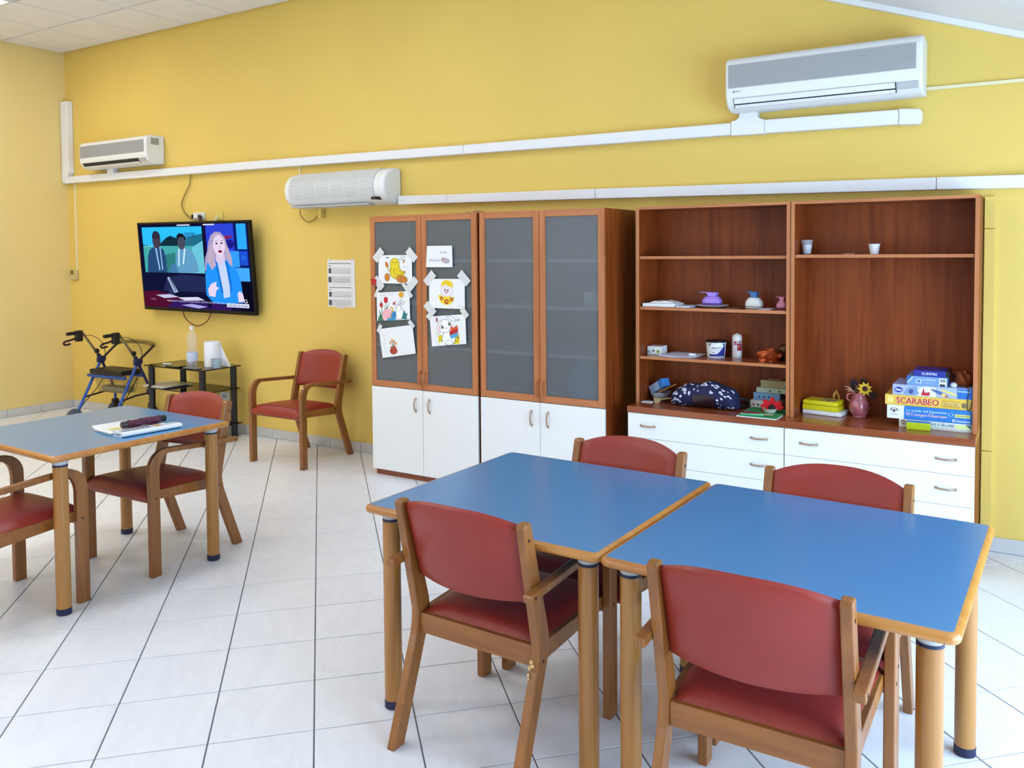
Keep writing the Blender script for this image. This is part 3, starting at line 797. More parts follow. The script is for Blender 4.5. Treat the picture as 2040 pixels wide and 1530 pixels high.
seg = [(-2.07, 2.0016, 1.9352), (-1.6155, 1.9924, 1.9300), (-0.4245, 1.9791, 1.9144), (1.560, 1.9483, 1.8829), (XR, 1.915, 1.850)]
for (a, b, c), (d, e, f) in zip(seg, seg[1:]): duct(a + 0.001, b, c, d - 0.001, e, f).build('duct_length', DUCT, t, bevel=0.006)
m = MB(); m.hexa([(1.507, -0.014, 2.411), (XR, -0.014, 2.398), (XR, -0.0006, 2.398), (1.507, -0.0006, 2.411), (1.507, -0.014, 2.428), (XR, -0.014, 2.415), (XR, -0.0006, 2.415), (1.507, -0.0006, 2.428)])
tag(m.build('cable_conduit', mat('cream_conduit', (238, 228, 184), 0.5)), 'thin cream conduit leaving the right air conditioner', 'conduit')
t = thing('cable_raceway', 'yellow painted raceway on the wall beside the right bookcase', 'raceway', (1.805, 0, 0.08))
for z0, z1 in ((0.08, 0.524), (0.527, 1.674), (1.677, 1.84)):
    B(1.782, 1.832, -0.022, -0.0006, z0, z1).build('raceway_length', WALL, t, bevel=0.002)
# thin conduit with a small control box near the left corner
t = thing('room_thermostat', 'small grey control box under a thin conduit by the left corner', 'thermostat', (-6.40, 0, 1.32))
B(-6.456, -6.345, -0.028, -0.0006, 1.322, 1.425).build('housing', mat('aged_plastic', (206, 186, 128), 0.5), t, bevel=0.006)
B(-6.448, -6.392, -0.0295, -0.027, 1.378, 1.418).build('display', mat('lcd_grey', (120, 108, 70), 0.3), t)
B(-6.371, -6.354, -0.012, -0.0006, 1.425, 2.302).build('conduit', mat('cream_conduit', (238, 228, 184), 0.5), t)

# ================================================================== CABLES AND SOCKETS
def smooth_path(pts, k=6):
    P = [Vector(p) for p in pts]; out = []
    for i in range(len(P) - 1):
        a, b, c, d = P[max(i - 1, 0)], P[i], P[i + 1], P[min(i + 2, len(P) - 1)]
        for j in range(k):
            t = j / k
            out.append(0.5 * ((2 * b) + (c - a) * t + (2 * a - 5 * b + 4 * c - d) * t * t + (3 * b - a - 3 * c + d) * t ** 3))
    out.append(P[-1]); return out
m = MB().tube(smooth_path([(-4.510, -0.02, 2.30), (-4.530, -0.02, 2.21), (-4.575, -0.02, 2.15), (-4.650, -0.018, 2.045), (-4.625, -0.016, 1.965), (-4.540, -0.014, 1.905), (-4.49, -0.025, 1.905), (-4.462, -0.04, 1.918)]), 0.0055, 8)
tag(m.build('power_cable', CABLE), 'olive cable hanging from the trunking to the socket above the television', 'cable')
m = MB().tube(smooth_path([(-4.615, -0.05, 1.075), (-4.615, -0.05, 1.03), (-4.57, -0.045, 0.972), (-4.445, -0.04, 0.928), (-4.31, -0.045, 0.968), (-4.245, -0.05, 1.03), (-4.24, -0.05, 1.075)]), 0.005, 8)
tag(m.build('signal_cable', mat('brown_red_cable', (120, 52, 26), 0.45)), 'brown cable looping below the television', 'cable')
m = MB().tube(smooth_path([(-3.09, -0.06, 1.95), (-3.12, -0.03, 1.89), (-3.06, -0.02, 1.833), (-2.98, -0.02, 1.845), (-2.915, -0.03, 1.90), (-2.90, -0.06, 1.945)]), 0.0045, 8)
tag(m.build('thin_cable', CABLE), 'thin olive cable looping below the rounded air conditioner', 'cable')
m = MB().tube([(-3.135, -0.014, 2.295), (-3.135, -0.014, 2.215), (-3.09, -0.05, 2.17)], 0.006, 8)
tag(m.build('short_cable', mat('cream_conduit', (238, 228, 184), 0.5)), 'short cream cable between the trunking and the rounded air conditioner', 'cable')
t = thing('wall_socket', 'white socket with an adapter and black plugs above the television', 'socket', (-4.42, 0, 1.88))
B(-4.500, -4.345, -0.012, -0.0006, 1.883, 1.952).build('cover_plate', PLAST, t, bevel=0.003)
B(-4.445, -4.385, -0.055, -0.012, 1.895, 1.940).build('adapter', PLAST, t, bevel=0.006)
MB().tube([(-4.447, -0.04, 1.918), (-4.475, -0.04, 1.918)], 0.016, 12).build('plug', BLACK, t)
MB().tube([(-4.383, -0.04, 1.916), (-4.350, -0.05, 1.910), (-4.345, -0.055, 1.875)], 0.014, 12).build('plug', BLACK, t)
t = thing('wall_plate', 'yellowed aerial plate on the wall above the television', 'socket', (-4.158, 0, 1.88))
B(-4.217, -4.099, -0.010, -0.0006, 1.876, 1.948).build('cover_plate', mat('yellowed_plastic', (232, 206, 110), 0.5), t, bevel=0.003)
MB().tube([(-4.158, -0.01, 1.905), (-4.158, -0.03, 1.895), (-4.158, -0.05, 1.865)], 0.006, 8).build('aerial_lead', PLAST, t)
t = thing('wall_socket', 'white socket low on the wall behind the black glass table', 'socket', (-4.13, 0, 0.28))
B(-4.188, -4.072, -0.010, -0.0006, 0.275, 0.345).build('cover_plate', PLAST, t, bevel=0.003)
B(-4.16, -4.10, -0.012, -0.010, 0.292, 0.328).build('outlet_insert', PLASTG, t)

# ================================================================== TELEVISION
tv = thing('television', 'flat television on the wall showing a blue news broadcast', 'television', (-4.363, -0.105, 1.462))
tv.rotation_euler = (math.radians(4.6), math.radians(0.45), 0)
TW, TH = 1.525, 0.812
m = B(-TW / 2, TW / 2, -0.020, 0.018, -TH / 2, TH / 2); m.build('casing', mat('gloss_black', (7, 7, 9), 0.35, spec=0.25), tv, local=True, bevel=0.004)
B(-0.35, 0.35, 0.018, 0.045, -0.28, 0.22).build('rear_cover', BLACK, tv, local=True, bevel=0.01)
B(-0.09, 0.09, 0.045, 0.065, -0.12, 0.12).build('wall_bracket', BLACKM, tv, local=True)
sw, sh = TW - 0.036, TH - 0.050
sc_ = B(-sw / 2, sw / 2, -0.0212, -0.0200, -sh / 2 + 0.008, sh / 2 + 0.008).build('screen', mat('screen_black', (5, 6, 12), 0.08), tv, local=True)
U = sw / 222.0
fr = Frame((-sw / 2, -0.0215, -sh / 2 + 0.008), (sw, 0, 0), (0, 0, sh))
a = Art(fr, 0.95, 0.0002, 0.00003)
a.rect((12, 14, 42), 0, 0, 1, 1)
a.rect((40, 170, 226), 0.035, 0.42, 0.605, 0.965)                                   # sky of the inset picture
a.poly((30, 96, 120), [(0.035, 0.76), (0.12, 0.74), (0.22, 0.78), (0.30, 0.86), (0.36, 0.84), (0.43, 0.82), (0.52, 0.86), (0.605, 0.88), (0.605, 0.6), (0.035, 0.6)])
a.poly((14, 40, 52), [(0.20, 0.76), (0.27, 0.84), (0.31, 0.86), (0.37, 0.82), (0.42, 0.78), (0.42, 0.72), (0.20, 0.72)])
a.rect((60, 150, 150), 0.035, 0.42, 0.605, 0.74)
a.poly((40, 112, 108), [(0.16, 0.42), (0.18, 0.62), (0.34, 0.66), (0.36, 0.42)])
a.poly((96, 176, 196), [(0.49, 0.42), (0.50, 0.72), (0.605, 0.80), (0.605, 0.42)])
for k in range(4): a.rect((120, 190, 200), 0.05 + 0.03 * k, 0.73, 0.07 + 0.03 * k, 0.745)
for k in range(3): a.rect((24, 76, 120), 0.44, 0.84 + 0.02 * k, 0.54, 0.85 + 0.02 * k)
# left man: dark jacket, cap
a.poly((34, 66, 108), [(0.06, 0.42), (0.075, 0.62), (0.10, 0.70), (0.15, 0.735), (0.19, 0.735), (0.235, 0.69), (0.25, 0.60), (0.25, 0.42)])
a.poly((140, 180, 212), [(0.15, 0.735), (0.165, 0.735), (0.185, 0.45), (0.175, 0.44)]).poly((140, 180, 212), [(0.195, 0.735), (0.205, 0.72), (0.212, 0.46), (0.203, 0.45)])
a.oval((58, 52, 66), 0.172, 0.80, 0.040, 0.092).poly((40, 36, 52), [(0.130, 0.83), (0.134, 0.88), (0.15, 0.915), (0.18, 0.92), (0.205, 0.89), (0.212, 0.83)])
# right man: grey sweater, dark hair
a.poly((86, 140, 176), [(0.345, 0.42), (0.34, 0.58), (0.36, 0.67), (0.40, 0.72), (0.44, 0.72), (0.50, 0.68), (0.54, 0.56), (0.55, 0.44), (0.48, 0.42)])
a.poly((190, 214, 226), [(0.375, 0.70), (0.388, 0.71), (0.372, 0.50), (0.362, 0.50)]).poly((190, 214, 226), [(0.430, 0.715), (0.442, 0.70), (0.415, 0.52), (0.405, 0.53)])
a.oval((64, 66, 84), 0.408, 0.78, 0.036, 0.085).poly((22, 22, 32), [(0.37, 0.80), (0.368, 0.86), (0.395, 0.89), (0.43, 0.88), (0.455, 0.83), (0.445, 0.80), (0.43, 0.845), (0.39, 0.84)])
a.poly((60, 110, 150), [(0.26, 0.42), (0.29, 0.50), (0.33, 0.54), (0.35, 0.48), (0.36, 0.42)])
# studio: dark desk, red floor, laptop, papers
a.rect((14, 16, 46), 0.0, 0.16, 0.605, 0.42)
a.poly((30, 36, 74), [(0.20, 0.20), (0.24, 0.36), (0.40, 0.40), (0.60, 0.38), (0.60, 0.20)])
a.poly((72, 12, 40), [(0, 0), (0, 0.18), (0.12, 0.20), (0.28, 0.16), (0.40, 0.10), (0.70, 0.06), (0.8, 0)])
a.poly((44, 20, 84), [(0.22, 0), (0.30, 0.10), (0.60, 0.10), (0.80, 0.04), (0.82, 0)])
a.poly((150, 168, 196), [(0.245, 0.36), (0.265, 0.37), (0.34, 0.19), (0.30, 0.18)]).poly((90, 104, 140), [(0.262, 0.355), (0.275, 0.35), (0.325, 0.20), (0.31, 0.20)])
a.poly((40, 46, 80), [(0.24, 0.16), (0.265, 0.26), (0.30, 0.19), (0.31, 0.15)])
a.poly((176, 178, 208), [(0.12, 0.145), (0.26, 0.16), (0.34, 0.13), (0.20, 0.11)]).poly((190, 190, 216), [(0.33, 0.125), (0.52, 0.14), (0.58, 0.105), (0.40, 0.09)])
a.poly((150, 150, 204), [(0.36, 0.035), (0.46, 0.055), (0.60, 0.03), (0.52, 0.005)])
# picture wall behind the presenter
a.rect((10, 22, 96), 0.625, 0.42, 0.995, 0.97)
a.poly((40, 60, 190), [(0.63, 0.97), (0.66, 0.99), (0.88, 0.99), (0.88, 0.66), (0.63, 0.66)])
a.oval((120, 30, 70), 0.80, 0.83, 0.07, 0.02, 0.2).oval((24, 24, 120), 0.84, 0.76, 0.04, 0.05)
a.rect((40, 150, 226), 0.905, 0.70, 0.985, 0.985).rect((46, 140, 226), 0.84, 0.50, 0.915, 0.68).rect((26, 70, 190), 0.92, 0.52, 0.985, 0.68).rect((60, 150, 230), 0.85, 0.34, 0.99, 0.49)
a.oval((30, 90, 200), 0.95, 0.60, 0.02, 0.03).rect((8, 8, 26), 0.90, 0.0, 1.0, 0.34).rect((14, 14, 46), 0.605, 0.02, 0.64, 0.98)
for u0, u1 in ((0.38, 0.50), (0.62, 0.72)): a.rect((190, 196, 224), u0, 0.975, u1, 0.99)
# presenter: long fair hair, blue jacket, pale top
a.poly((150, 140, 176), [(0.615, 0.60), (0.605, 0.46), (0.64, 0.42), (0.80, 0.44), (0.845, 0.50), (0.83, 0.62), (0.82, 0.74), (0.80, 0.84), (0.765, 0.895), (0.72, 0.90), (0.68, 0.86), (0.655, 0.78), (0.64, 0.68)])
a.poly((30, 132, 224), [(0.60, 0.17), (0.605, 0.40), (0.63, 0.54), (0.68, 0.58), (0.80, 0.58), (0.875, 0.50), (0.91, 0.34), (0.925, 0.10), (0.74, 0.07), (0.66, 0.08)])
a.poly((176, 190, 230), [(0.715, 0.56), (0.785, 0.57), (0.815, 0.36), (0.81, 0.16), (0.755, 0.14), (0.74, 0.36)])
a.poly((20, 104, 196), [(0.70, 0.57), (0.72, 0.57), (0.755, 0.20), (0.735, 0.20)]).poly((20, 104, 196), [(0.79, 0.57), (0.81, 0.56), (0.835, 0.30), (0.82, 0.18)])
a.poly((196, 178, 206), [(0.715, 0.64), (0.79, 0.64), (0.79, 0.56), (0.755, 0.535), (0.71, 0.56)])
a.oval((206, 190, 214), 0.748, 0.745, 0.052, 0.125)
a.poly((168, 152, 180), [(0.69, 0.80), (0.70, 0.86), (0.735, 0.885), (0.75, 0.87), (0.715, 0.83), (0.70, 0.78)]).poly((168, 152, 180), [(0.75, 0.87), (0.775, 0.87), (0.80, 0.82), (0.805, 0.76), (0.785, 0.82)])
a.poly((170, 152, 176), [(0.685, 0.78), (0.70, 0.70), (0.695, 0.60), (0.71, 0.52), (0.67, 0.46), (0.635, 0.56), (0.655, 0.70)]).poly((170, 152, 176), [(0.80, 0.76), (0.80, 0.62), (0.82, 0.54), (0.85, 0.50), (0.85, 0.60), (0.825, 0.72)])
a.oval((60, 48, 66), 0.728, 0.765, 0.011, 0.010).oval((60, 48, 66), 0.773, 0.770, 0.011, 0.010).line((110, 90, 110), [(0.715, 0.79), (0.738, 0.795)], 0.006).line((110, 90, 110), [(0.762, 0.80), (0.785, 0.795)], 0.006)
a.line((170, 148, 172), [(0.75, 0.76), (0.755, 0.715), (0.748, 0.71)], 0.006).oval((150, 40, 70), 0.754, 0.675, 0.018, 0.016).oval((40, 12, 30), 0.754, 0.674, 0.012, 0.007)
a.poly((206, 190, 214), [(0.625, 0.16), (0.62, 0.24), (0.65, 0.30), (0.70, 0.33), (0.695, 0.27), (0.72, 0.26), (0.69, 0.22), (0.68, 0.15)])
a.poly((206, 190, 214), [(0.88, 0.10), (0.875, 0.20), (0.895, 0.23), (0.92, 0.20), (0.93, 0.12)])
a.text((226, 226, 240), 'TG', 0.895, 0.095, 0.042, 0.058)
a.rect((200, 206, 232), 0.775, 0.040, 0.965, 0.085).text((16, 24, 90), 'VIDEOLINA', 0.780, 0.046, 0.030, 0.178)
a.text((176, 176, 206), 'WEDDING TOURISM, ITALIA META AMATA DAGLI USA MA L', 0.225, 0.072, 0.020, 0.545)
a.text((150, 120, 160), '14:32', 0.065, 0.085, 0.020, 0.05)
o = a.build('picture', sc_, local=True); o['label'] = 'news broadcast in blue tones with a presenter and two men'

# ================================================================== NOTICES ON THE WALL
def notice(z0, z1, xs, label):
    n = 6
    t = thing('paper_notice', label, 'notice', ((xs[0] + xs[1]) / 2, -0.004, z0), 0, 'printed notices')
    B(xs[0], xs[1], -0.0035, -0.0012, z0, z1).build('sheet', PAPER, t)
    W, H = xs[1] - xs[0], z1 - z0
    a = Art(Frame((xs[0], -0.0036, z0), (W, 0, 0), (0, 0, H)))
    g1, g2 = (88, 88, 94), (168, 168, 174)
    a.text(g2, 'menu settimanale', 0.38, 0.925, 0.022, 0.2)
    a.rect(g1, 0.04, 0.84, 0.86, 0.868).rect(g1, 0.04, 0.745, 0.14, 0.775)
    for k, (v0, v1) in enumerate(((0.44, 0.66), (0.07, 0.30))):
        a.rect((80, 80, 88), 0.045, v0, 0.145, v1)
        for r in range(5): a.rect(g2 if r not in (0, 4) else (120, 120, 126), 0.17, v0 + (v1 - v0) * r / 4.0, 0.87, v0 + (v1 - v0) * r / 4.0 + 0.009)
        for c in range(7):
            for r in range(3): a.rect((196, 196, 202), 0.19 + 0.098 * c, v0 + 0.03 + 0.065 * r, 0.25 + 0.098 * c, v0 + 0.045 + 0.065 * r)
    a.build('print', t)
    return t
t = notice(1.329, 1.521, (-2.855, -2.562), 'upper printed weekly notice taped to the yellow wall')
for x in (-2.84, -2.60): B(x, x + 0.02, -0.0042, -0.0008, 1.505, 1.535).build('tape_strip', TAPE, t)
t = notice(1.146, 1.327, (-2.853, -2.558), 'lower printed weekly notice taped to the yellow wall')
B(-2.755, -2.675, -0.0042, -0.0008, 1.134, 1.160).build('tape_strip', TAPE, t)

# ================================================================== DRAWINGS TAPED TO THE GLASS DOORS
SHEETS = [-1]
def sheet(label, q, tapes=(), bend=0.0):
    """paper sheet given by its four corners (x, z) TL TR BR BL on the glass door, with tape strips"""
    SHEETS[0] += 1; y = CF - 0.0015 - 0.0011 * SHEETS[0]
    t = thing('drawing', label, 'drawing', ((q[0][0] + q[2][0]) / 2, y, min(p[1] for p in q)), 0, 'drawings taped to the cabinet')
    tl, tr, br, bl = [Vector((p[0], y - 0.004, p[1])) for p in q]
    MB().prism([q[3], q[2], q[1], q[0]], 'y', y - 0.0040, y - 0.0025).build('sheet', PAPER, t, recalc=True)
    fr = Frame(bl + Vector((0, -0.0003, 0)), (br - bl) * 0.5 + (tr - tl) * 0.5, (tl - bl) * 0.5 + (tr - br) * 0.5)
    for cx, cz, ang, w, l in tapes:
        c, s = math.cos(math.radians(ang)), math.sin(math.radians(ang))
        P = [(cx + a * c - b * s, cz + a * s + b * c) for a, b in ((-l / 2, -w / 2), (l / 2, -w / 2), (l / 2, w / 2), (-l / 2, w / 2))]
        MB().prism(P, 'y', y - 0.0050, y - 0.0042).build('tape_strip', TAPE, t, recalc=True)
    return t, Art(fr, 0.0, 0.0003, 0.00008)
K = (40, 34, 30)
t, a = sheet('drawing of a yellow chick with orange eggs, taped at all four corners', [(-1.912, 1.559), (-1.616, 1.559), (-1.614, 1.362), (-1.915, 1.362)],
             [(-1.912, 1.560, 45, 0.055, 0.10), (-1.616, 1.560, -45, 0.055, 0.10), (-1.614, 1.362, 45, 0.055, 0.10), (-1.914, 1.362, -45, 0.055, 0.10)])
a.oval((232, 206, 30), 0.50, 0.72, 0.135, 0.17).poly((232, 206, 30), [(0.36, 0.68), (0.34, 0.45), (0.36, 0.28), (0.50, 0.16), (0.66, 0.20), (0.80, 0.33), (0.66, 0.50), (0.63, 0.70)])
a.line(K, [(0.40, 0.58), (0.355, 0.40), (0.38, 0.27), (0.50, 0.16), (0.64, 0.19)], 0.012).line(K, [(0.60, 0.62), (0.68, 0.48), (0.80, 0.36), (0.72, 0.30)], 0.012)
a.ovalline(K, 0.50, 0.72, 0.135, 0.17, 0.012, 0, 18, -0.6, PI + 0.5)
a.line((150, 110, 10), [(0.46, 0.50), (0.48, 0.36), (0.58, 0.30), (0.70, 0.36), (0.76, 0.40)], 0.014).line((150, 110, 10), [(0.46, 0.50), (0.54, 0.52), (0.66, 0.42), (0.76, 0.38)], 0.012)
a.oval(K, 0.44, 0.75, 0.014, 0.02).oval(K, 0.555, 0.75, 0.016, 0.024).line(K, [(0.47, 0.71), (0.485, 0.69), (0.50, 0.71)], 0.01)
a.oval((214, 134, 34), 0.27, 0.22, 0.075, 0.14).ovalline(K, 0.27, 0.22, 0.075, 0.14, 0.01)
for k in range(4): a.line((150, 82, 10), [(0.21, 0.12 + 0.06 * k), (0.33, 0.15 + 0.06 * k)], 0.012)
a.oval((214, 134, 34), 0.68, 0.17, 0.13, 0.13).ovalline(K, 0.68, 0.17, 0.13, 0.13, 0.01).oval((208, 124, 30), 0.77, 0.14, 0.10, 0.12).ovalline(K, 0.77, 0.14, 0.10, 0.12, 0.01)
for k in range(4): a.line((150, 82, 10), [(0.60 + 0.06 * k, 0.08), (0.66 + 0.06 * k, 0.24)], 0.01)
a.oval((196, 116, 36), 0.265, 0.66, 0.045, 0.11, 0.2).line((150, 82, 10), [(0.29, 0.55), (0.33, 0.40)], 0.014).poly((208, 130, 34), [(0.74, 0.42), (0.80, 0.46), (0.83, 0.40), (0.77, 0.36)])
a.oval(K, 0.29, 0.90, 0.022, 0.022).oval(K, 0.25, 0.92, 0.012, 0.018).oval(K, 0.33, 0.92, 0.012, 0.018)
for u, v in ((0.66, 0.86), (0.71, 0.92), (0.74, 0.83), (0.79, 0.93)): a.oval((70, 66, 60), u, v, 0.012, 0.028, 0.3)
a.line((196, 120, 40), [(0.80, 0.84), (0.76, 0.72)], 0.03).text((190, 190, 196), 'Anna', 0.74, 0.58, 0.045, 0.16)
a.build('crayon_drawing', t)
o = MB().prism([(-1.982, 1.392), (-1.965, 1.378), (-1.95, 1.396), (-1.932, 1.386), (-1.938, 1.368), (-1.93, 1.352), (-1.955, 1.362), (-1.978, 1.354), (-1.968, 1.372)], 'y', CF - 0.018, CF - 0.0003).build('paper_bow', mat('red_paper', (196, 26, 30), 0.6), recalc=True)
tag(o, 'small red paper bow stuck to the door frame beside the chick drawing', 'bow')
t, a = sheet('small untaped card with an egg and handwritten Easter greeting', [(-1.484, 1.6195), (-1.274, 1.6195), (-1.272, 1.4766), (-1.492, 1.4766)])
a.text((96, 96, 110), 'BUONA', 0.55, 0.66, 0.07, 0.26).text((96, 96, 120), 'PASQUA', 0.13, 0.28, 0.09, 0.42)
a.oval((180, 172, 186), 0.78, 0.30, 0.14, 0.10, -0.5).oval((206, 150, 156), 0.66, 0.37, 0.07, 0.09, -0.4).ovalline((130, 116, 130), 0.75, 0.31, 0.16, 0.12, 0.012, -0.5)
a.build('crayon_drawing', t)
t, a = sheet('drawing of a chick hatching from a yellow flowered egg', [(-1.466, 1.398), (-1.175, 1.400), (-1.175, 1.202), (-1.468, 1.202)],
             [(-1.462, 1.402, 45, 0.055, 0.10), (-1.180, 1.405, -45, 0.055, 0.10), (-1.462, 1.196, -45, 0.055, 0.10)])
a.oval((236, 226, 236), 0.50, 0.60, 0.175, 0.21).ovalline((200, 190, 205), 0.50, 0.60, 0.175, 0.21, 0.008)
a.poly((240, 204, 30), [(0.34, 0.74), (0.36, 0.86), (0.44, 0.95), (0.54, 0.96), (0.64, 0.90), (0.69, 0.76), (0.64, 0.70), (0.60, 0.74), (0.54, 0.76), (0.48, 0.80), (0.42, 0.78)])
a.poly((240, 214, 40), [(0.27, 0.46), (0.28, 0.32), (0.36, 0.18), (0.48, 0.11), (0.60, 0.14), (0.69, 0.26), (0.72, 0.42), (0.66, 0.36), (0.60, 0.44), (0.54, 0.38), (0.46, 0.44), (0.40, 0.36), (0.33, 0.46)])
for u, v, r in ((0.36, 0.34, 0.035), (0.50, 0.23, 0.045), (0.64, 0.31, 0.035)):
    for k in range(5): a.oval((176, 30, 34), u + r * math.cos(k * 1.257 + 0.3), v + r * 1.4 * math.sin(k * 1.257 + 0.3), r * 0.55, r * 0.75)
    a.oval((240, 214, 40), u, v, r * 0.4, r * 0.55)
a.oval(K, 0.46, 0.62, 0.018, 0.035).oval(K, 0.54, 0.61, 0.018, 0.035).oval((170, 30, 60), 0.50, 0.54, 0.022, 0.026).text((180, 180, 186), 'Rosa', 0.85, 0.08, 0.04, 0.11)
a.build('crayon_drawing', t)
t, a = sheet('drawing of a rabbit with tulips and striped eggs', [(-1.932, 1.296), (-1.638, 1.312), (-1.634, 1.118), (-1.930, 1.096)],
             [(-1.925, 1.306, 62, 0.022, 0.09), (-1.655, 1.318, -50, 0.026, 0.12)])
a.poly((44, 120, 88), [(0.02, 0.0), (0.06, 0.18), (0.14, 0.22), (0.22, 0.10), (0.24, 0.0)]).poly((20, 100, 60), [(0.10, 0.20), (0.07, 0.40), (0.13, 0.26), (0.16, 0.20)])
a.line((30, 100, 50), [(0.17, 0.24), (0.15, 0.52)], 0.015).line((30, 100, 50), [(0.22, 0.26), (0.30, 0.66)], 0.015).poly((34, 110, 60), [(0.23, 0.34), (0.40, 0.62), (0.30, 0.36)]).poly((34, 110, 60), [(0.16, 0.46), (0.13, 0.76), (0.19, 0.52)])
a.oval((196, 26, 40), 0.29, 0.73, 0.065, 0.11).poly((196, 26, 40), [(0.23, 0.76), (0.25, 0.86), (0.29, 0.80), (0.33, 0.86), (0.35, 0.76)]).oval((196, 26, 40), 0.145, 0.57, 0.05, 0.085)
a.oval((244, 190, 198), 0.31, 0.22, 0.13, 0.22, -0.3).ovalline((210, 120, 130), 0.31, 0.22, 0.13, 0.22, 0.01, -0.3)
for k in range(4): a.ovalline((232, 140, 150), 0.30, 0.02, 0.05 + 0.045 * k, 0.10 + 0.07 * k, 0.018, 0, 10, 0.5, 2.4)
a.ovalline((226, 176, 40), 0.40, 0.26, 0.08, 0.22, 0.04, -0.2, 14, -1.2, 1.9).oval((40, 130, 190), 0.52, 0.18, 0.075, 0.15, -0.2)
a.poly((60, 150, 190), [(0.28, 0.0), (0.36, 0.10), (0.58, 0.07), (0.60, 0.0)])
a.oval((250, 250, 252), 0.70, 0.24, 0.11, 0.20).ovalline((120, 120, 126), 0.70, 0.24, 0.11, 0.20, 0.009).oval((250, 250, 252), 0.66, 0.44, 0.085, 0.12).ovalline((120, 120, 126), 0.66, 0.44, 0.085, 0.12, 0.009)
a.ovalline((120, 120, 126), 0.71, 0.62, 0.03, 0.12, 0.009, -0.5).ovalline((120, 120, 126), 0.78, 0.58, 0.03, 0.11, 0.009, -0.9).oval((190, 60, 80), 0.615, 0.43, 0.016, 0.02).oval(K, 0.65, 0.47, 0.012, 0.018)
a.poly((30, 116, 120), [(0.76, 0.05), (0.80, 0.22), (0.85, 0.34), (0.88, 0.22), (0.95, 0.24), (0.90, 0.12), (0.92, 0.02)])
a.oval((226, 166, 30), 0.76, 0.89, 0.075, 0.10)
for k in range(8): a.line((226, 166, 30), [(0.76 + 0.10 * math.cos(k * 0.785), 0.89 + 0.14 * math.sin(k * 0.785)), (0.76 + 0.13 * math.cos(k * 0.785), 0.89 + 0.18 * math.sin(k * 0.785))], 0.008)
a.poly((190, 30, 44), [(0.50, 0.66), (0.56, 0.64), (0.61, 0.70), (0.56, 0.58), (0.60, 0.52), (0.54, 0.56), (0.49, 0.56), (0.53, 0.61)])
a.ovalline((170, 170, 176), 0.20, 0.92, 0.07, 0.035, 0.008).ovalline((170, 170, 176), 0.45, 0.93, 0.08, 0.04, 0.008)
a.build('crayon_drawing', t)
t, a = sheet('tilted drawing of a clay pot of flowers, lowest on the left door', [(-1.914, 1.040), (-1.614, 1.082), (-1.588, 0.886), (-1.883, 0.838)],
             [(-1.908, 1.045, 60, 0.03, 0.06), (-1.622, 1.086, -45, 0.03, 0.06)])
a.oval((170, 66, 32), 0.36, 0.20, 0.11, 0.12).rect((186, 80, 40), 0.28, 0.28, 0.44, 0.36).ovalline((90, 30, 20), 0.36, 0.20, 0.11, 0.12, 0.008)
for u, v in ((0.29, 0.50), (0.35, 0.56), (0.41, 0.52), (0.45, 0.44)): a.line((60, 110, 50), [(0.36, 0.34), (u, v)], 0.012).oval((222, 132, 50), u, v, 0.028, 0.045)
for k in range(5): a.oval((200, 204, 214), 0.12 + 0.01 * (k % 2), 0.20 + 0.14 * k, 0.012, 0.03)
a.build('crayon_drawing', t)
t, a = sheet('drawing of a white bunny holding a blue gift box with red bow', [(-1.464, 1.144), (-1.170, 1.169), (-1.164, 0.974), (-1.446, 0.942)],
             [(-1.460, 1.152, 50, 0.04, 0.06), (-1.176, 1.178, -50, 0.04, 0.07)])
a.rect((226, 200, 30), 0.20, 0.04, 0.80, 0.36)
for k in range(9): a.oval((60, 56, 20), 0.24 + 0.065 * k, 0.08 + 0.08 * (k % 3), 0.018, 0.03, 0.4)
a.oval((250, 250, 252), 0.50, 0.24, 0.19, 0.24).ovalline(K, 0.50, 0.24, 0.19, 0.24, 0.008).oval((250, 250, 252), 0.40, 0.66, 0.20, 0.22).ovalline(K, 0.40, 0.66, 0.20, 0.22, 0.009)
a.oval((250, 250, 252), 0.24, 0.62, 0.055, 0.24, -0.25).ovalline(K, 0.24, 0.62, 0.055, 0.24, 0.008, -0.25).oval((240, 196, 200), 0.245, 0.60, 0.025, 0.17, -0.25)
a.oval((250, 250, 252), 0.60, 0.90, 0.05, 0.13, 1.0).ovalline(K, 0.62, 0.89, 0.05, 0.15, 0.009, 0.9)
a.oval(K, 0.345, 0.63, 0.032, 0.06).oval(K, 0.545, 0.72, 0.032, 0.06).oval((250, 250, 252), 0.355, 0.65, 0.010, 0.018).oval((250, 250, 252), 0.555, 0.74, 0.010, 0.018).oval((90, 60, 60), 0.45, 0.59, 0.018, 0.018)
a.oval((250, 250, 252), 0.30, 0.08, 0.09, 0.07).oval((250, 250, 252), 0.50, 0.10, 0.10, 0.09).ovalline(K, 0.50, 0.10, 0.10, 0.09, 0.008)
a.poly((80, 160, 214), [(0.54, 0.34), (0.56, 0.22), (0.76, 0.28), (0.77, 0.42)]).poly((190, 30, 30), [(0.53, 0.44), (0.54, 0.34), (0.77, 0.42), (0.78, 0.54), (0.62, 0.54)])
a.poly((222, 90, 40), [(0.56, 0.50), (0.58, 0.66), (0.66, 0.58), (0.76, 0.66), (0.78, 0.54), (0.68, 0.52)]).rect((150, 30, 50), 0.17, 0.82, 0.21, 0.96).text((120, 120, 124), 'ma', 0.78, 0.80, 0.09, 0.06)
a.build('crayon_drawing', t)

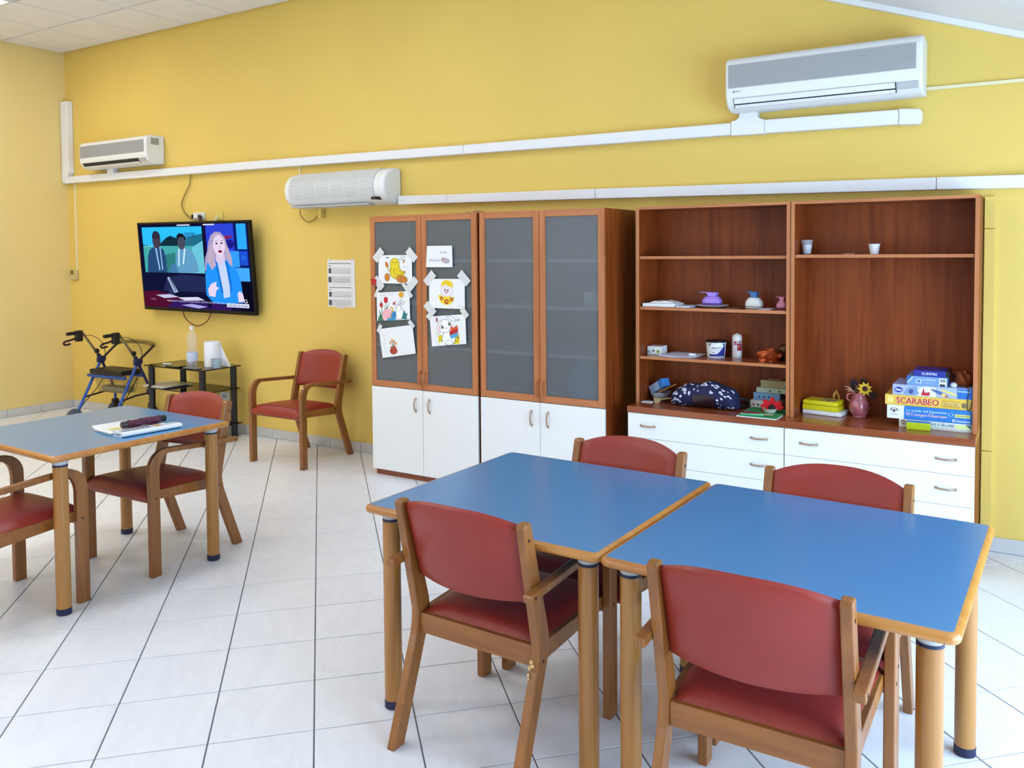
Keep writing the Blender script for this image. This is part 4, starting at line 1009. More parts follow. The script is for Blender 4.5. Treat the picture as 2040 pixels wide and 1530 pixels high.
# ================================================================== WALKER (ROLLATOR)
wk = thing('rollator_walker', 'blue four-wheeled walker with black seat in the left corner', 'walker', (-5.284, -0.265, 0), math.radians(3.4))
HW = 0.262
PADB = mat('black_seat_pad', (14, 13, 12), 0.5)
WRAP = glassy('brown_film', (150, 124, 60), 0.35, 0.2)
for s in (-1, 1):
    x = s * HW
    f = MB().tube([(x, 0.01, 0.60), (x, -0.10, 0.40), (x, -0.262, 0.10)], 0.0135, 12).build('rear_leg', BLUEM, wk, local=True)
    MB().tube([(x, -0.262, 0.10), (x, -0.275, 0.075)], 0.016, 10).build('leg_clamp', STEEL, f, local=True)
    w = MB(); w.ring([[(x + dx, -0.285 + r * math.cos(q), 0.080 + r * math.sin(q)) for q in [2 * PI * i / 24 for i in range(24)]] for dx, r in ((-0.013, 0.055), (-0.013, 0.076), (-0.008, 0.080), (0.008, 0.080), (0.013, 0.076), (0.013, 0.055))], True, True, True)
    wo = w.build('wheel', mat('grey_tyre', (96, 98, 104), 0.7), wk, local=True, recalc=True, sharp=60)
    MB().tube([(x - 0.016, -0.285, 0.08), (x + 0.016, -0.285, 0.08)], 0.016, 10).build('hub', STEEL, wo, local=True)
    # handle tube, cross joint, front leg
    MB().tube(smooth_path([(x, 0.0, 0.60), (x, -0.075, 0.70), (x, -0.145, 0.80), (x, -0.175, 0.845), (x, -0.205, 0.857), (x, -0.235, 0.857)]), 0.0115, 12).build('handle_tube', mat('chrome_tube', (150, 140, 120), 0.2, metal=0.9), wk, local=True)
    MB().tube([(x, 0.0, 0.595), (x, -0.03, 0.638)], 0.017, 12).build('tube_sleeve', BLUED, wk, local=True)
    g_ = MB().tube([(x, -0.225, 0.857), (x, -0.24, 0.857), (x, -0.335, 0.853)], [0.018, 0.0165, 0.0165], 12).build('grip', BLACK, wk, local=True)
    B(x - 0.018, x + 0.018, -0.254, -0.186, 0.776, 0.878).build('brake_housing', BLACK, wk, local=True, bevel=0.008)
    MB().tube(smooth_path([(x, -0.235, 0.812), (x, -0.30, 0.795), (x, -0.345, 0.788), (x, -0.368, 0.775), (x, -0.358, 0.757), (x, -0.325, 0.757), (x, -0.305, 0.762)]), 0.0095, 8).build('brake_lever', mat('brown_black_lever', (40, 20, 14), 0.4), wk, local=True)
    MB().tube(smooth_path([(x, -0.20, 0.82), (x + 0.02, -0.10, 0.82), (x + 0.03, 0.0, 0.74), (x + 0.02, 0.03, 0.62), (x + 0.015, 0.01, 0.5)]), 0.003, 6).build('brake_cable', BLACK, wk, local=True)
    MB().lathe([(0.020, -0.012), (0.026, 0), (0.020, 0.012)], (0, 0, 0), 10).xf(Matrix.Translation((x + 0.02, -0.055, 0.672)) @ Matrix.Rotation(PI / 2, 4, 'Y')).build('height_knob', BLACK, wk, local=True)
    MB().prism([(-0.040, 0.565), (-0.035, 0.612), (-0.012, 0.625), (0.010, 0.612), (0.040, 0.620), (0.046, 0.585), (0.030, 0.560), (0.010, 0.570), (-0.012, 0.548)], 'x', x - 0.017, x + 0.017).build('cross_joint', BLUED, wk, local=True, bevel=0.005, recalc=True)
    MB().tube([(x, 0.0, 0.585), (x, 0.07, 0.44), (x, 0.125, 0.315)], 0.0125, 12).build('front_leg', BLUED, wk, local=True)
    B(x - 0.015, x + 0.015, 0.095, 0.155, 0.270, 0.320).build('fork_bracket', BLUED, wk, local=True, bevel=0.004)
    MB().tube([(x, 0.14, 0.285), (x, 0.14, 0.185)], 0.013, 12).build('fork_stem', BLUEM, wk, local=True)
    MB().prism([(0.115, 0.19), (0.165, 0.19), (0.172, 0.14), (0.150, 0.07), (0.120, 0.07), (0.108, 0.14)], 'x', x - 0.022, x + 0.022).build('castor_fork', BLACK, wk, local=True, bevel=0.004, recalc=True)
    w = MB(); w.ring([[(x + dx, 0.135 + r * math.cos(q), 0.080 + r * math.sin(q)) for q in [2 * PI * i / 24 for i in range(24)]] for dx, r in ((-0.012, 0.055), (-0.012, 0.076), (-0.008, 0.080), (0.008, 0.080), (0.012, 0.076), (0.012, 0.055))], True, True, True)
    wo = w.build('wheel', mat('grey_tyre', (96, 98, 104), 0.7), wk, local=True, recalc=True, sharp=60)
    MB().tube([(x - 0.024, 0.135, 0.08), (x + 0.024, 0.135, 0.08)], 0.012, 10).build('hub', STEEL, wo, local=True)
    MB().tube([(x * 0.98, 0.02, 0.60), (x, 0.13, 0.685), (x * 0.99, 0.172, 0.715)], 0.011, 10).build('backrest_arm', BLACKM, wk, local=True)
    MB().tube([(x, -0.185, 0.25), (x * 0.93, -0.02, 0.275), (x, 0.12, 0.285)], 0.009, 8).build('side_brace', BLACKM, wk, local=True)
    MB().tube([(x + s * 0.012, -0.255, 0.12), (x * 0.9, -0.06, 0.33), (x * 0.88, 0.02, 0.44)], 0.004, 6).build('brake_rod', BLACKM, wk, local=True)
bb = [(HW * math.sin(q), 0.172 + 0.035 * math.cos(q), 0.722 + 0.024 * math.cos(q)) for q in [(-PI / 2 + PI * i / 14) for i in range(15)]]
MB().tube(bb, 0.021, 12).build('backrest_bar', WRAP, wk, local=True)
MB().tube(bb, 0.010, 10).build('backrest_core', BLACKM, wk, local=True)
B(-0.225, 0.225, -0.150, 0.085, 0.470, 0.515).build('seat_pad', PADB, wk, local=True, bevel=0.010)
B(-HW, HW, -0.150, -0.120, 0.440, 0.466).build('seat_rail', BLUEM, wk, local=True, bevel=0.004)
B(-HW, HW, 0.05, 0.075, 0.440, 0.466).build('seat_rail', BLUEM, wk, local=True, bevel=0.004)
# wire basket
WIRE = mat('basket_wire', (150, 134, 84), 0.35, metal=0.5)
bk = MB(); bx, by0, by1, bz0, bz1 = 0.20, -0.115, 0.06, 0.300, 0.430
loops = []
for k in range(6):
    z = bz0 + (bz1 - bz0) * k / 5.0; e = 0.025 * (1 - k / 5.0)
    bk.tube([(-bx + e, by0 + e, z), (bx - e, by0 + e, z), (bx - e, by1 - e, z), (-bx + e, by1 - e, z), (-bx + e, by0 + e, z)], 0.0016 if k < 5 else 0.003, 5)
for k in range(19):
    x = -bx + 2 * bx * k / 18.0; xe = x * (1 - 0.025 / bx)
    bk.tube([(x, by0, bz1), (xe, by0 + 0.025, bz0), (xe, by1 - 0.025, bz0), (x, by1, bz1)], 0.0015, 5)
for k in range(1, 8):
    y = by0 + (by1 - by0) * k / 8.0
    bk.tube([(-bx, y, bz1), (-bx + 0.025, y, bz0), (bx - 0.025, y, bz0), (bx, y, bz1)], 0.0015, 5)
tag(bk.build('wire_basket', WIRE, wk, local=True), None, None, None, 'stuff')
MB().box(-0.16, 0.17, -0.085, 0.035, 0.304, 0.352).build('basket_content', mat('grey_film_bag', (150, 146, 120), 0.6, var=0.2, vscale=18), wk, local=True, bevel=0.02, seg=3)

# ================================================================== BLACK GLASS SIDE TABLE
SX0, SX1, SY0, SY1, SZ = -4.565, -3.800, -0.500, -0.095, 0.620
t = thing('glass_side_table', 'black glass side table with three tiers below the television', 'table', ((SX0 + SX1) / 2, (SY0 + SY1) / 2, 0))
B(SX0, SX1, SY0, SY1, SZ - 0.010, SZ).build('glass_top', BLKGLASS, t, bevel=0.002)
B(SX0 + 0.01, SX1 - 0.01, SY0 + 0.01, SY1 - 0.01, 0.418, 0.426).build('glass_shelf', BLKGLASS, t)
B(SX0 + 0.01, SX1 + 0.01, SY0 + 0.01, SY1 - 0.01, 0.120, 0.128).build('glass_shelf', BLKGLASS, t)
for x in (SX0 + 0.045, SX1 - 0.045):
    for y in (SY0 + 0.045, SY1 - 0.045):
        lg = MB().lathe([(0.022, 0), (0.027, 0.004), (0.027, SZ - 0.0105)], (x, y, 0), 20).build('leg', BLACKM, t)
        for zz in (0.418, 0.120):
            MB().cyl(x, y, zz - 0.012, zz + 0.02, 0.030, 20).build('shelf_collar', BLACKM, lg)
# things on it
def on(loc): return Matrix.Translation(loc)
t = thing('water_bottle', 'clear plastic water bottle with white cap on the black glass table', 'bottle', (-4.050, -0.395, SZ))
pf = [(0.0, 0.0), (0.038, 0.0), (0.044, 0.012), (0.045, 0.05), (0.0455, 0.10), (0.046, 0.13), (0.040, 0.155), (0.037, 0.175), (0.041, 0.20), (0.045, 0.225), (0.042, 0.26), (0.030, 0.29), (0.016, 0.310), (0.0135, 0.325)]
MB().lathe(pf[1:], (-4.050, -0.395, SZ + 0.0005), 24, False).build('bottle_body', CLEARP, t, recalc=True)
MB().lathe([(0.0462, 0.055), (0.0468, 0.06), (0.0468, 0.125), (0.0462, 0.13)], (-4.050, -0.395, SZ), 24, False).build('paper_label', glassy('pale_label', (206, 214, 232), 0.15, 0.4), t)
MB().lathe([(0.016, 0.322), (0.0165, 0.325), (0.0165, 0.346), (0.013, 0.350)], (-4.050, -0.395, SZ), 18).build('cap', PLAST, t)
t = thing('paper_roll', 'white kitchen paper roll standing on the black glass table', 'paper roll', (-3.945, -0.275, SZ))
PR = mat('tissue_white', (244, 244, 246), 0.9, bump=0.3, bscale=120)
m = MB(); m.ring([[(-3.945 + r * math.cos(q), -0.275 + r * math.sin(q), SZ + z) for q in [2 * PI * i / 28 for i in range(28)]] for r, z in ((0.02, 0.214), (0.064, 0.214), (0.066, 0.212), (0.066, 0.002), (0.064, 0.0005), (0.02, 0.0005))], True, False, True)
m.ring([[(-3.945 + 0.02 * math.cos(q), -0.275 + 0.02 * math.sin(q), SZ + z) for q in [2 * PI * i / 28 for i in range(28)]] for z in (0.0005, 0.214)], True, False, True)
m.build('roll', PR, t, recalc=True)
MB().prism([(-3.900, SZ + 0.213), (-3.895, SZ + 0.205), (-3.855, SZ + 0.13), (-3.800, SZ + 0.05), (-3.765, SZ + 0.004), (-3.90, SZ + 0.004)], 'y', -0.231, -0.229).build('loose_sheet', PR, t, recalc=True)
def cup(name, label, c, rt, rb, h, material, fill=None, group=None):
    t = thing(name, label, 'cup', c, 0, group)
    n = 24; P = [(rb, 0.0), (rb * 1.02, 0.003), (rt * 0.96, h * 0.80), (rt, h * 0.97), (rt * 1.07, h), (rt * 1.05, h - 0.002), (rt * 0.97, h * 0.95), (rb * 0.95, 0.004)]
    MB().lathe(P, c, n).build('cup_wall', material, t, recalc=True)
    if fill:
        fm, fh = fill
        MB().lathe([(rb * 0.93, 0.005), (rb + (rt - rb) * fh - 0.002, h * fh)], c, n).build('content', fm, t, recalc=True)
    return t
cup('plastic_cup', 'grey-blue plastic cup in front of the kitchen roll', (-3.828, -0.325, SZ), 0.043, 0.032, 0.078, glassy('blue_grey_cup', (176, 196, 210), 0.25, 0.3), (mat('grey_water', (150, 172, 188), 0.3), 0.7))
cup('plastic_cup', 'clear plastic cup half hidden behind the water bottle', (-4.275, -0.235, SZ), 0.036, 0.026, 0.098, glassy('milky_cup', (220, 214, 206), 0.4, 0.2))
tag(B(-4.285, -4.12, -0.490, -0.40, SZ + 0.0003, SZ + 0.011).build('phone', mat('phone_black', (12, 12, 14), 0.15), bevel=0.004), 'flat black phone on the edge of the black glass table', 'phone')
tag(B(-4.06, -3.885, -0.485, -0.425, SZ + 0.0003, SZ + 0.012).build('remote_control', mat('grey_remote', (120, 116, 110), 0.4), bevel=0.005), 'grey remote control beside the bottle on the glass table', 'remote')
m = MB().tube([(-4.435, -0.40, SZ + 0.006), (-4.40, -0.385, SZ + 0.006), (-4.355, -0.375, SZ + 0.007)], [0.006, 0.005, 0.006], 8)
tag(m.build('rolled_napkin', PR), 'small rolled white napkin on the left of the glass table', 'napkin')
for k, (x0, x1, y0, y1, lab) in enumerate(((-4.62, -4.34, -0.48, -0.22, 'lower pale magazine sticking out of the middle glass shelf'), (-4.60, -4.30, -0.47, -0.20, 'upper pale magazine sticking out of the middle glass shelf'))):
    tag(B(x0, x1, y0, y1, 0.4265 + 0.008 * k, 0.4335 + 0.008 * k).build('magazine', mat('magazine_paper', (206, 202, 190), 0.4, var=0.2, vscale=14), bevel=0.001), lab, 'magazine', 'magazines on the glass shelf')

# ================================================================== NEWSPAPERS AND UMBRELLA ON THE LEFT TABLE
H = 0.7155
def newspaper(cx, cy, rot, w, l, z, n, label, seed, colour=None):
    t = thing('newspaper', label, 'newspaper', (cx, cy, z), math.radians(rot), 'folded newspapers')
    rnd = random.Random(seed)
    for k in range(n):
        dx, dy = rnd.uniform(-0.006, 0.006), rnd.uniform(-0.006, 0.006); zz = 0.0035 * k; c = 0.012 + 0.004 * k
        m = MB(); N = 10; top = []
        for i in range(N + 1):
            u = -w / 2 + w * i / N; lift = c * max(0, (-u / (w / 2)) - 0.55) ** 1.5 * 2.2 if k else 0.0
            top.append((u + dx, zz + lift))
        poly = [(u, z_) for u, z_ in top] + [(u, z_ + 0.003) for u, z_ in reversed(top)]
        m.prism(poly, 'y', -l / 2 + dy, l / 2 + dy)
        m.build('page', mat('newsprint', (226, 226, 222), 0.75, var=0.03, vscale=20), t, local=True, recalc=True)
    zz = 0.0035 * (n - 1) + 0.0031
    a = Art(Frame((-w / 2 + 0.07, -l / 2 + 0.01, zz), (w - 0.08, 0, 0), (0, l - 0.02, 0)), 0, 0.0002, 0.00006)
    for r in range(9): a.rect((176, 176, 178), 0.55, 0.06 + 0.1 * r, 0.95, 0.10 + 0.1 * r)
    a.rect(colour or (216, 206, 90), 0.08, 0.08, 0.40, 0.42).rect((150, 150, 156), 0.08, 0.50, 0.42, 0.90)
    a.build('print', t, local=True)
    return t
newspaper(-1.802, -2.450, -7, 0.190, 0.285, H, 3, 'folded newspaper with a yellow picture on the left table', 3)
t = thing('magazine', 'rolled glossy magazine lying along the table edge beside the newspaper', 'magazine', (-1.640, -2.455, H), math.radians(-7))
pts = []
for i in range(15):
    q = PI * i / 14; pts.append((0.034 - 0.030 * math.sin(q * 0.5) + 0.02, 0.012 - 0.011 * math.cos(q)))
prof = [(-0.055, 0.016), (-0.02, 0.020), (0.022, 0.0225), (0.036, 0.018), (0.040, 0.011), (0.036, 0.004), (0.022, 0.0005), (-0.055, 0.0005), (-0.055, 0.006), (0.015, 0.007), (0.020, 0.011), (0.015, 0.0145), (-0.055, 0.010)]
MB().prism([(p[0] - 0.0, p[1]) for p in prof], 'y', -0.155, 0.145).build('cover', mat('glossy_white_cover', (226, 230, 240), 0.25), t, local=True, recalc=True)
a = Art(Frame((-0.045, -0.14, 0.0195), (0.06, 0, 0.0035), (0, 0.26, 0)), 0, 0.0012, 0.00006)
for k in range(6): a.rect((70, 90, 150), 0.1, 0.05 + 0.09 * k, 0.8, 0.09 + 0.09 * k)
a.rect((200, 150, 60), 0.1, 0.66, 0.8, 0.74).rect((240, 240, 240), 0.1, 0.80, 0.8, 0.86)
a.build('cover_print', t, local=True)
t = thing('folded_umbrella', 'small folded umbrella in dark purple lying on the newspaper', 'umbrella', (-1.752, -2.42, H + 0.0115), math.radians(-7))
fab = mat('purple_fabric', (78, 26, 48), 0.6, var=0.4, vscale=25)
m = MB(); rings = []
for k in range(13):
    y = -0.075 + 0.165 * k / 12.0
    rings.append([((0.017 + 0.003 * math.sin(5 * q + k * 0.9) + 0.002 * math.sin(k * 1.7)) * math.cos(q), y, 0.0195 + (0.017 + 0.003 * math.sin(5 * q + k * 0.9)) * math.sin(q)) for q in [2 * PI * i / 20 for i in range(20)]])
m.ring(rings).build('canopy', fab, t, local=True, recalc=True)
MB().tube([(0, -0.105, 0.0195), (0, -0.10, 0.0195), (0, -0.072, 0.0195)], [0.015, 0.0175, 0.0165], 16).build('handle', mat('dark_handle', (44, 24, 34), 0.3), t, local=True)
MB().tube([(0, 0.088, 0.0195), (0, 0.115, 0.0195), (0, 0.12, 0.0195)], [0.0165, 0.016, 0.012], 16).build('tip_cap', BLACK, t, local=True)

# ================================================================== THINGS ON THE SHELVES
def lump(name, material, c, r, seed, amp=0.25, sub=3, freq=4.0, flat=True):
    bm = bmesh.new(); bmesh.ops.create_icosphere(bm, subdivisions=sub, radius=1.0)
    rnd = random.Random(seed); ph = [(rnd.uniform(-1, 1), rnd.uniform(-1, 1), rnd.uniform(-1, 1), rnd.uniform(0, 6)) for _ in range(9)]
    for v in bm.verts:
        d = sum(math.sin(freq * (p[0] * v.co.x + p[1] * v.co.y + p[2] * v.co.z) * 1.8 + p[3]) for p in ph) / 9.0
        k = 1 + amp * d * 2.2; co = v.co * k
        z = co.z * r[2]
        if flat and z < -r[2] * 0.55: z = -r[2] * 0.55
        v.co = Vector((co.x * r[0], co.y * r[1], z))
    me = bpy.data.meshes.new(name); bm.to_mesh(me); bm.free()
    zmin = min(v.co.z for v in me.vertices)
    for v in me.vertices: v.co.z -= zmin
    for p in me.polygons: p.use_smooth = True
    me.set_sharp_from_angle(angle=math.radians(40)); me.materials.append(material)
    o = bpy.data.objects.new(name, me); COL.objects.link(o); o.location = c
    return o
e = 0.0006
# --- second shelf
tag(B(0.002, 0.205, -0.285, -0.125, S2 + e, S2 + 0.021).build('exercise_book', mat('white_book', (236, 236, 240), 0.6), bevel=0.002), 'thick white exercise book at the left end of the craft shelf', 'book')
m = MB().prism([(0.03, S2 + 0.0216), (0.19, S2 + 0.0216), (0.185, S2 + 0.026), (0.13, S2 + 0.036), (0.10, S2 + 0.030), (0.06, S2 + 0.033)], 'y', -0.25, -0.14)
tag(m.build('crumpled_sheets', PAPER, recalc=True), 'crumpled white sheets on top of the thick exercise book', 'paper')
tag(B(0.212, 0.300, -0.285, -0.14, S2 + e, S2 + 0.009).build('drawing_pad', mat('pale_blue_pad', (214, 222, 240), 0.6), bevel=0.001), 'thin pale drawing pad between the exercise book and the paper plate', 'pad')
t = thing('paper_plate', 'white paper plate under the purple craft punch', 'plate', (0.395, -0.165, S2))
MB().lathe([(0.05, e), (0.06, 0.001 + e), (0.092, 0.012), (0.093, 0.014), (0.062, 0.004), (0.0, 0.003)], (0.395, -0.165, S2), 28, True).build('plate_body', PAPER, t, recalc=True)
def punch(name, label, c, w, d, h, body, base, lever, lh, lw, lift, tilt):
    t = thing(name, label, 'craft punch', c)
    rings = []
    for k, (s_, z) in enumerate(((1.0, 0.22), (1.02, 0.34), (0.98, 0.60), (0.78, 0.84), (0.62, 1.0))):
        rings.append([(c[0] + (w / 2) * s_ * math.copysign(abs(math.cos(q)) ** 0.6, math.cos(q)), c[1] + (d / 2) * s_ * math.copysign(abs(math.sin(q)) ** 0.6, math.sin(q)), c[2] + h * z) for q in [2 * PI * i / 24 for i in range(24)]])
    MB().ring(rings).build('body', body, t, recalc=True, sharp=55)
    rb = [[(c[0] + (w / 2) * s_ * math.copysign(abs(math.cos(q)) ** 0.6, math.cos(q)), c[1] + (d / 2) * s_ * math.copysign(abs(math.sin(q)) ** 0.6, math.sin(q)), c[2] + z) for q in [2 * PI * i / 24 for i in range(24)]] for s_, z in ((0.94, 0.0006), (0.98, h * 0.04), (0.98, h * 0.17))]
    MB().ring(rb).build('base', base, t, recalc=True, sharp=55)
    z1 = c[2] + h
    MB().prism([(c[0] + 0.20 * w, z1 - 0.004), (c[0] - 0.10 * w, z1 - 0.004), (c[0] - 0.16 * w + tilt, z1 + lift), (c[0] - lw / 2 + tilt * 2, z1 + lift + 0.002), (c[0] - lw / 2 + tilt * 2, z1 + lift + lh), (c[0] + lw / 2 + tilt, z1 + lift + lh * 0.7), (c[0] + lw / 2 + tilt, z1 + lift * 0.6)], 'y', c[1] - d * 0.30, c[1] + d * 0.30).build('lever', lever, t, bevel=0.002, recalc=True)
    return t
PU, PU2 = mat('lilac_plastic', (166, 132, 224), 0.35), mat('violet_plastic', (104, 74, 176), 0.35)
punch('craft_punch', 'large lilac craft punch standing on the paper plate', (0.392, -0.165, S2 + 0.0142), 0.112, 0.080, 0.052, PU, PU2, PU, 0.005, 0.088, 0.018, -0.012)
punch('craft_punch', 'white craft punch with a blue lever', (0.640, -0.165, S2), 0.096, 0.075, 0.062, mat('cream_plastic', (232, 232, 224), 0.4), mat('cream_plastic_base', (206, 206, 198), 0.4), mat('steel_blue_plastic', (50, 104, 168), 0.35), 0.006, 0.052, 0.030, -0.006)
punch('craft_punch', 'small pink craft punch at the right end of the shelf', (0.795, -0.160, S2), 0.056, 0.048, 0.044, mat('pink_plastic', (226, 150, 178), 0.4), mat('rose_plastic', (150, 70, 92), 0.4), mat('pink_plastic', (226, 150, 178), 0.4), 0.005, 0.040, 0.022, -0.006)
tag(B(0.505, 0.580, -0.270, -0.16, S2 + e, S2 + 0.005).build('mirror_tile', mat('brown_gloss', (116, 70, 62), 0.2)), 'flat brownish card next to the paper plate', 'card')
tag(B(0.695, 0.758, -0.282, -0.14, S2 + e, S2 + 0.004).build('pink_sheet', mat('pale_pink_paper', (228, 206, 214), 0.6)), 'pale pink sheet lying before the small pink punch', 'paper')
# --- third shelf
t = thing('small_box', 'small white box with printed circles on the middle shelf', 'box', (0.045, -0.15, S3))
B(0.0, 0.088, -0.205, -0.105, S3 + e, S3 + 0.050).build('carton', WHITE, t, bevel=0.001)
a = Art(Frame((0.0, -0.2055, S3), (0.088, 0, 0), (0, 0, 0.05)))
a.oval((90, 130, 176), 0.16, 0.38, 0.10, 0.20).oval((240, 240, 240), 0.18, 0.46, 0.07, 0.15).rect((60, 60, 64), 0.40, 0.36, 0.52, 0.60).oval((176, 196, 90), 0.80, 0.38, 0.12, 0.20).oval((90, 110, 40), 0.78, 0.42, 0.05, 0.10)
a.build('print', t)
t = thing('paper_stack', 'loose stack of white sheets lying askew on the middle shelf', 'paper', (0.21, -0.16, S3))
for k, (rz, ox, oy) in enumerate(((-0.05, 0, 0), (0.06, 0.006, 0.004), (-0.14, 0.01, 0.0))):
    M = Matrix.Translation((0.205 + ox, -0.170 + oy, S3 + e + 0.0022 * k)) @ Matrix.Rotation(rz, 4, 'Z')
    B(-0.105, 0.105, -0.105, 0.115, 0, 0.002).xf(M).build('sheet', mat('pale_sheet', (222, 224, 236), 0.6), t)
tag(B(0.265, 0.302, -0.21, -0.185, S3 + 0.0075, S3 + 0.020).build('eraser', mat('white_rubber', (240, 240, 244), 0.6), bevel=0.002), 'small white eraser on the loose sheets', 'eraser')
t = thing('modelling_tub', 'white tub of craft paste with dark rim', 'tub', (0.405, -0.130, S3))
MB().lathe([(0.050, e), (0.0515, 0.006), (0.057, 0.082), (0.060, 0.084), (0.060, 0.090)], (0.405, -0.130, S3), 30).build('tub_wall', WHITE, t, recalc=True)
MB().lathe([(0.0605, 0.088), (0.062, 0.090), (0.062, 0.096), (0.056, 0.099)], (0.405, -0.130, S3), 30).build('lid', BLACK, t, recalc=True)
def wrap_text(s, c, r, a0, z, h, w, rgb, parent, name='lettering'):
    vs, fs = text2d(s); x0 = min(p[0] for p in vs); x1 = max(p[0] for p in vs); kx = w / (x1 - x0); ky = h / 0.7
    P = []
    for p in vs:
        q = a0 + ((p[0] - x0) * kx - w / 2) / r; P.append((c[0] + r * math.sin(q), c[1] - r * math.cos(q), z + p[1] * ky))
    return MB().add(P, fs).build(name, ink(rgb), parent)
def wrap_patch(pts, c, r, rgb, parent, name='label_patch', rz=None):
    """patch on a cylinder, pts = (angle, z) outline built as columns (angle, z0, z1)"""
    vs = []; n = len(pts)
    for q, z0, z1 in pts:
        for z in (z0, z1):
            rr = r + (rz(z) if rz else 0); vs.append((c[0] + rr * math.sin(q), c[1] - rr * math.cos(q), c[2] + z))
    return MB().add(vs, [(2 * i, 2 * i + 2, 2 * i + 3, 2 * i + 1) for i in range(n - 1)], True).build(name, ink(rgb), parent)
TC = (0.405, -0.130, S3); vw = 0.42                     # the label looks towards the room, a little to the right
kz = lambda z: 0.0058 * z / 0.082 * 1.0
wrap_patch([(vw + q, 0.008, 0.020 + 0.05 * max(0, (q + 0.2)) ** 1.6) for q in [-0.9 + 1.9 * i / 16 for i in range(17)]], TC, 0.0520, (34, 44, 140), t, rz=kz)
wrap_patch([(vw - 0.95 + 0.05 * i, 0.082 - 0.020 * (1 - i / 8.0), 0.082) for i in range(9)], TC, 0.0520, (150, 140, 90), t, rz=kz)
wrap_patch([(vw + 0.55 + 0.05 * i, 0.082 - 0.018 * i / 8.0, 0.082) for i in range(9)], TC, 0.0520, (40, 110, 160), t, rz=kz)
wrap_text('GIOTTO', TC, 0.0578, vw - 0.05, S3 + 0.052, 0.010, 0.056, (40, 44, 60), t)
wrap_text('bebe', TC, 0.0575, vw - 0.02, S3 + 0.043, 0.005, 0.018, (120, 124, 140), t)
wrap_patch([(vw - 0.45 + 0.05 * i, 0.030, 0.034) for i in range(5)], TC, 0.0535, (60, 64, 80), t, rz=kz)
t = thing('glue_bottle', 'white glue bottle with a red label on the middle shelf', 'bottle', (0.527, -0.118, S3))
GC = (0.527, -0.118, S3)
MB().lathe([(0.026, e), (0.028, 0.004), (0.028, 0.104)], GC, 26).build('bottle_body', mat('pale_lilac_plastic', (222, 214, 216), 0.45), t, recalc=True)
MB().lathe([(0.0282, 0.104), (0.0284, 0.118), (0.026, 0.131), (0.018, 0.139), (0.008, 0.141), (0.007, 0.144)], GC, 26).build('cap', mat('cap_white', (238, 234, 228), 0.4), t, recalc=True)
wrap_patch([(vw - 0.9 + 0.1 * i, 0.078, 0.088 + 0.012 * math.sin(PI * min(1, i / 8.0))) for i in range(9)], GC, 0.0284, (160, 24, 36), t)
wrap_patch([(vw - 0.1 + 0.1 * i, 0.044, 0.100) for i in range(12)], GC, 0.0283, (160, 24, 36), t)
wrap_patch([(vw - 0.1 + 0.1 * i, 0.012, 0.0435) for i in range(12)], GC, 0.0283, (236, 234, 236), t)
wrap_text('VINAVIL', GC, 0.0287, vw + 0.42, S3 + 0.084, 0.013, 0.040, (244, 240, 240), t)
wrap_text('colla', GC, 0.0287, vw + 0.30, S3 + 0.068, 0.006, 0.020, (244, 220, 224), t)
wrap_text('BOLT', GC, 0.0287, vw - 0.55, S3 + 0.082, 0.007, 0.018, (240, 230, 230), t)
o = lump('foil_bag', mat('copper_foil', (176, 76, 30), 0.25, metal=0.5, var=0.3, vscale=30), (0.732, -0.185, S3 + e), (0.062, 0.045, 0.045), 11, 0.30, 3, 5.0); tag(o, 'crumpled copper-coloured foil bag in the shelf corner', 'bag')
o = lump('dark_pouch', mat('dark_gold_foil', (96, 60, 22), 0.3, metal=0.4, var=0.5, vscale=22), (0.792, -0.080, S3 + e), (0.042, 0.034, 0.062), 23, 0.25, 3, 4.0); tag(o, 'dark gold pouch standing behind the foil bag', 'pouch')
# --- worktop, left bookcase
Z0 = WT1 + e
t = thing('glass_bowl', 'glass bowl holding a blue carton and odds and ends', 'bowl', (0.075, -0.175, Z0))
MB().lathe([(0.030, 0.0), (0.034, 0.003), (0.056, 0.030), (0.066, 0.055), (0.064, 0.055), (0.053, 0.031), (0.030, 0.005)], (0.075, -0.175, Z0), 26).build('bowl_wall', glassy('bowl_glass', (190, 192, 206), 0.45, 0.08), t, recalc=True)
o = lump('bowl_content', mat('grey_scraps', (120, 118, 130), 0.6, var=0.5, vscale=40), (0.075, -0.175, Z0 + 0.010), (0.042, 0.040, 0.028), 5, 0.3, 2); o.parent = t; o.location = (0, 0, 0.010)
t = thing('medicine_carton', 'small blue and white carton lying tilted in the glass bowl', 'box', (0.060, -0.18, Z0 + 0.055))
M = Matrix.Translation((0.068, -0.180, Z0 + 0.088)) @ Matrix.Rotation(math.radians(-28), 4, 'Z') @ Matrix.Rotation(math.radians(28), 4, 'Y').inverted()
B(-0.068, 0.068, -0.027, 0.027, -0.024, 0.024).xf(M).build('carton', [mat('pale_blue_carton', (172, 196, 230), 0.45)], t, bevel=0.001)
B(0.026, 0.0686, -0.0276, 0.0276, -0.0246, 0.0246).xf(M).build('blue_end', mat('mid_blue_carton', (64, 132, 206), 0.45), t)
B(-0.012, 0.004, -0.006, 0.006, 0.0242, 0.0250).xf(M).build('print_spot', ink((20, 24, 40)), t)
m = MB().tube([(0.070, -0.20, Z0 + 0.052), (0.170, -0.165, Z0 + 0.105)], 0.0038, 6)
tag(m.build('pencil', mat('pencil_orange', (226, 146, 60), 0.4)), 'orange pencil leaning out of the glass bowl', 'pencil')
tag(B(-0.006, 0.062, -0.290, -0.235, Z0, Z0 + 0.003).build('white_card', PAPER), 'white card on the worktop in front of the glass bowl', 'card')
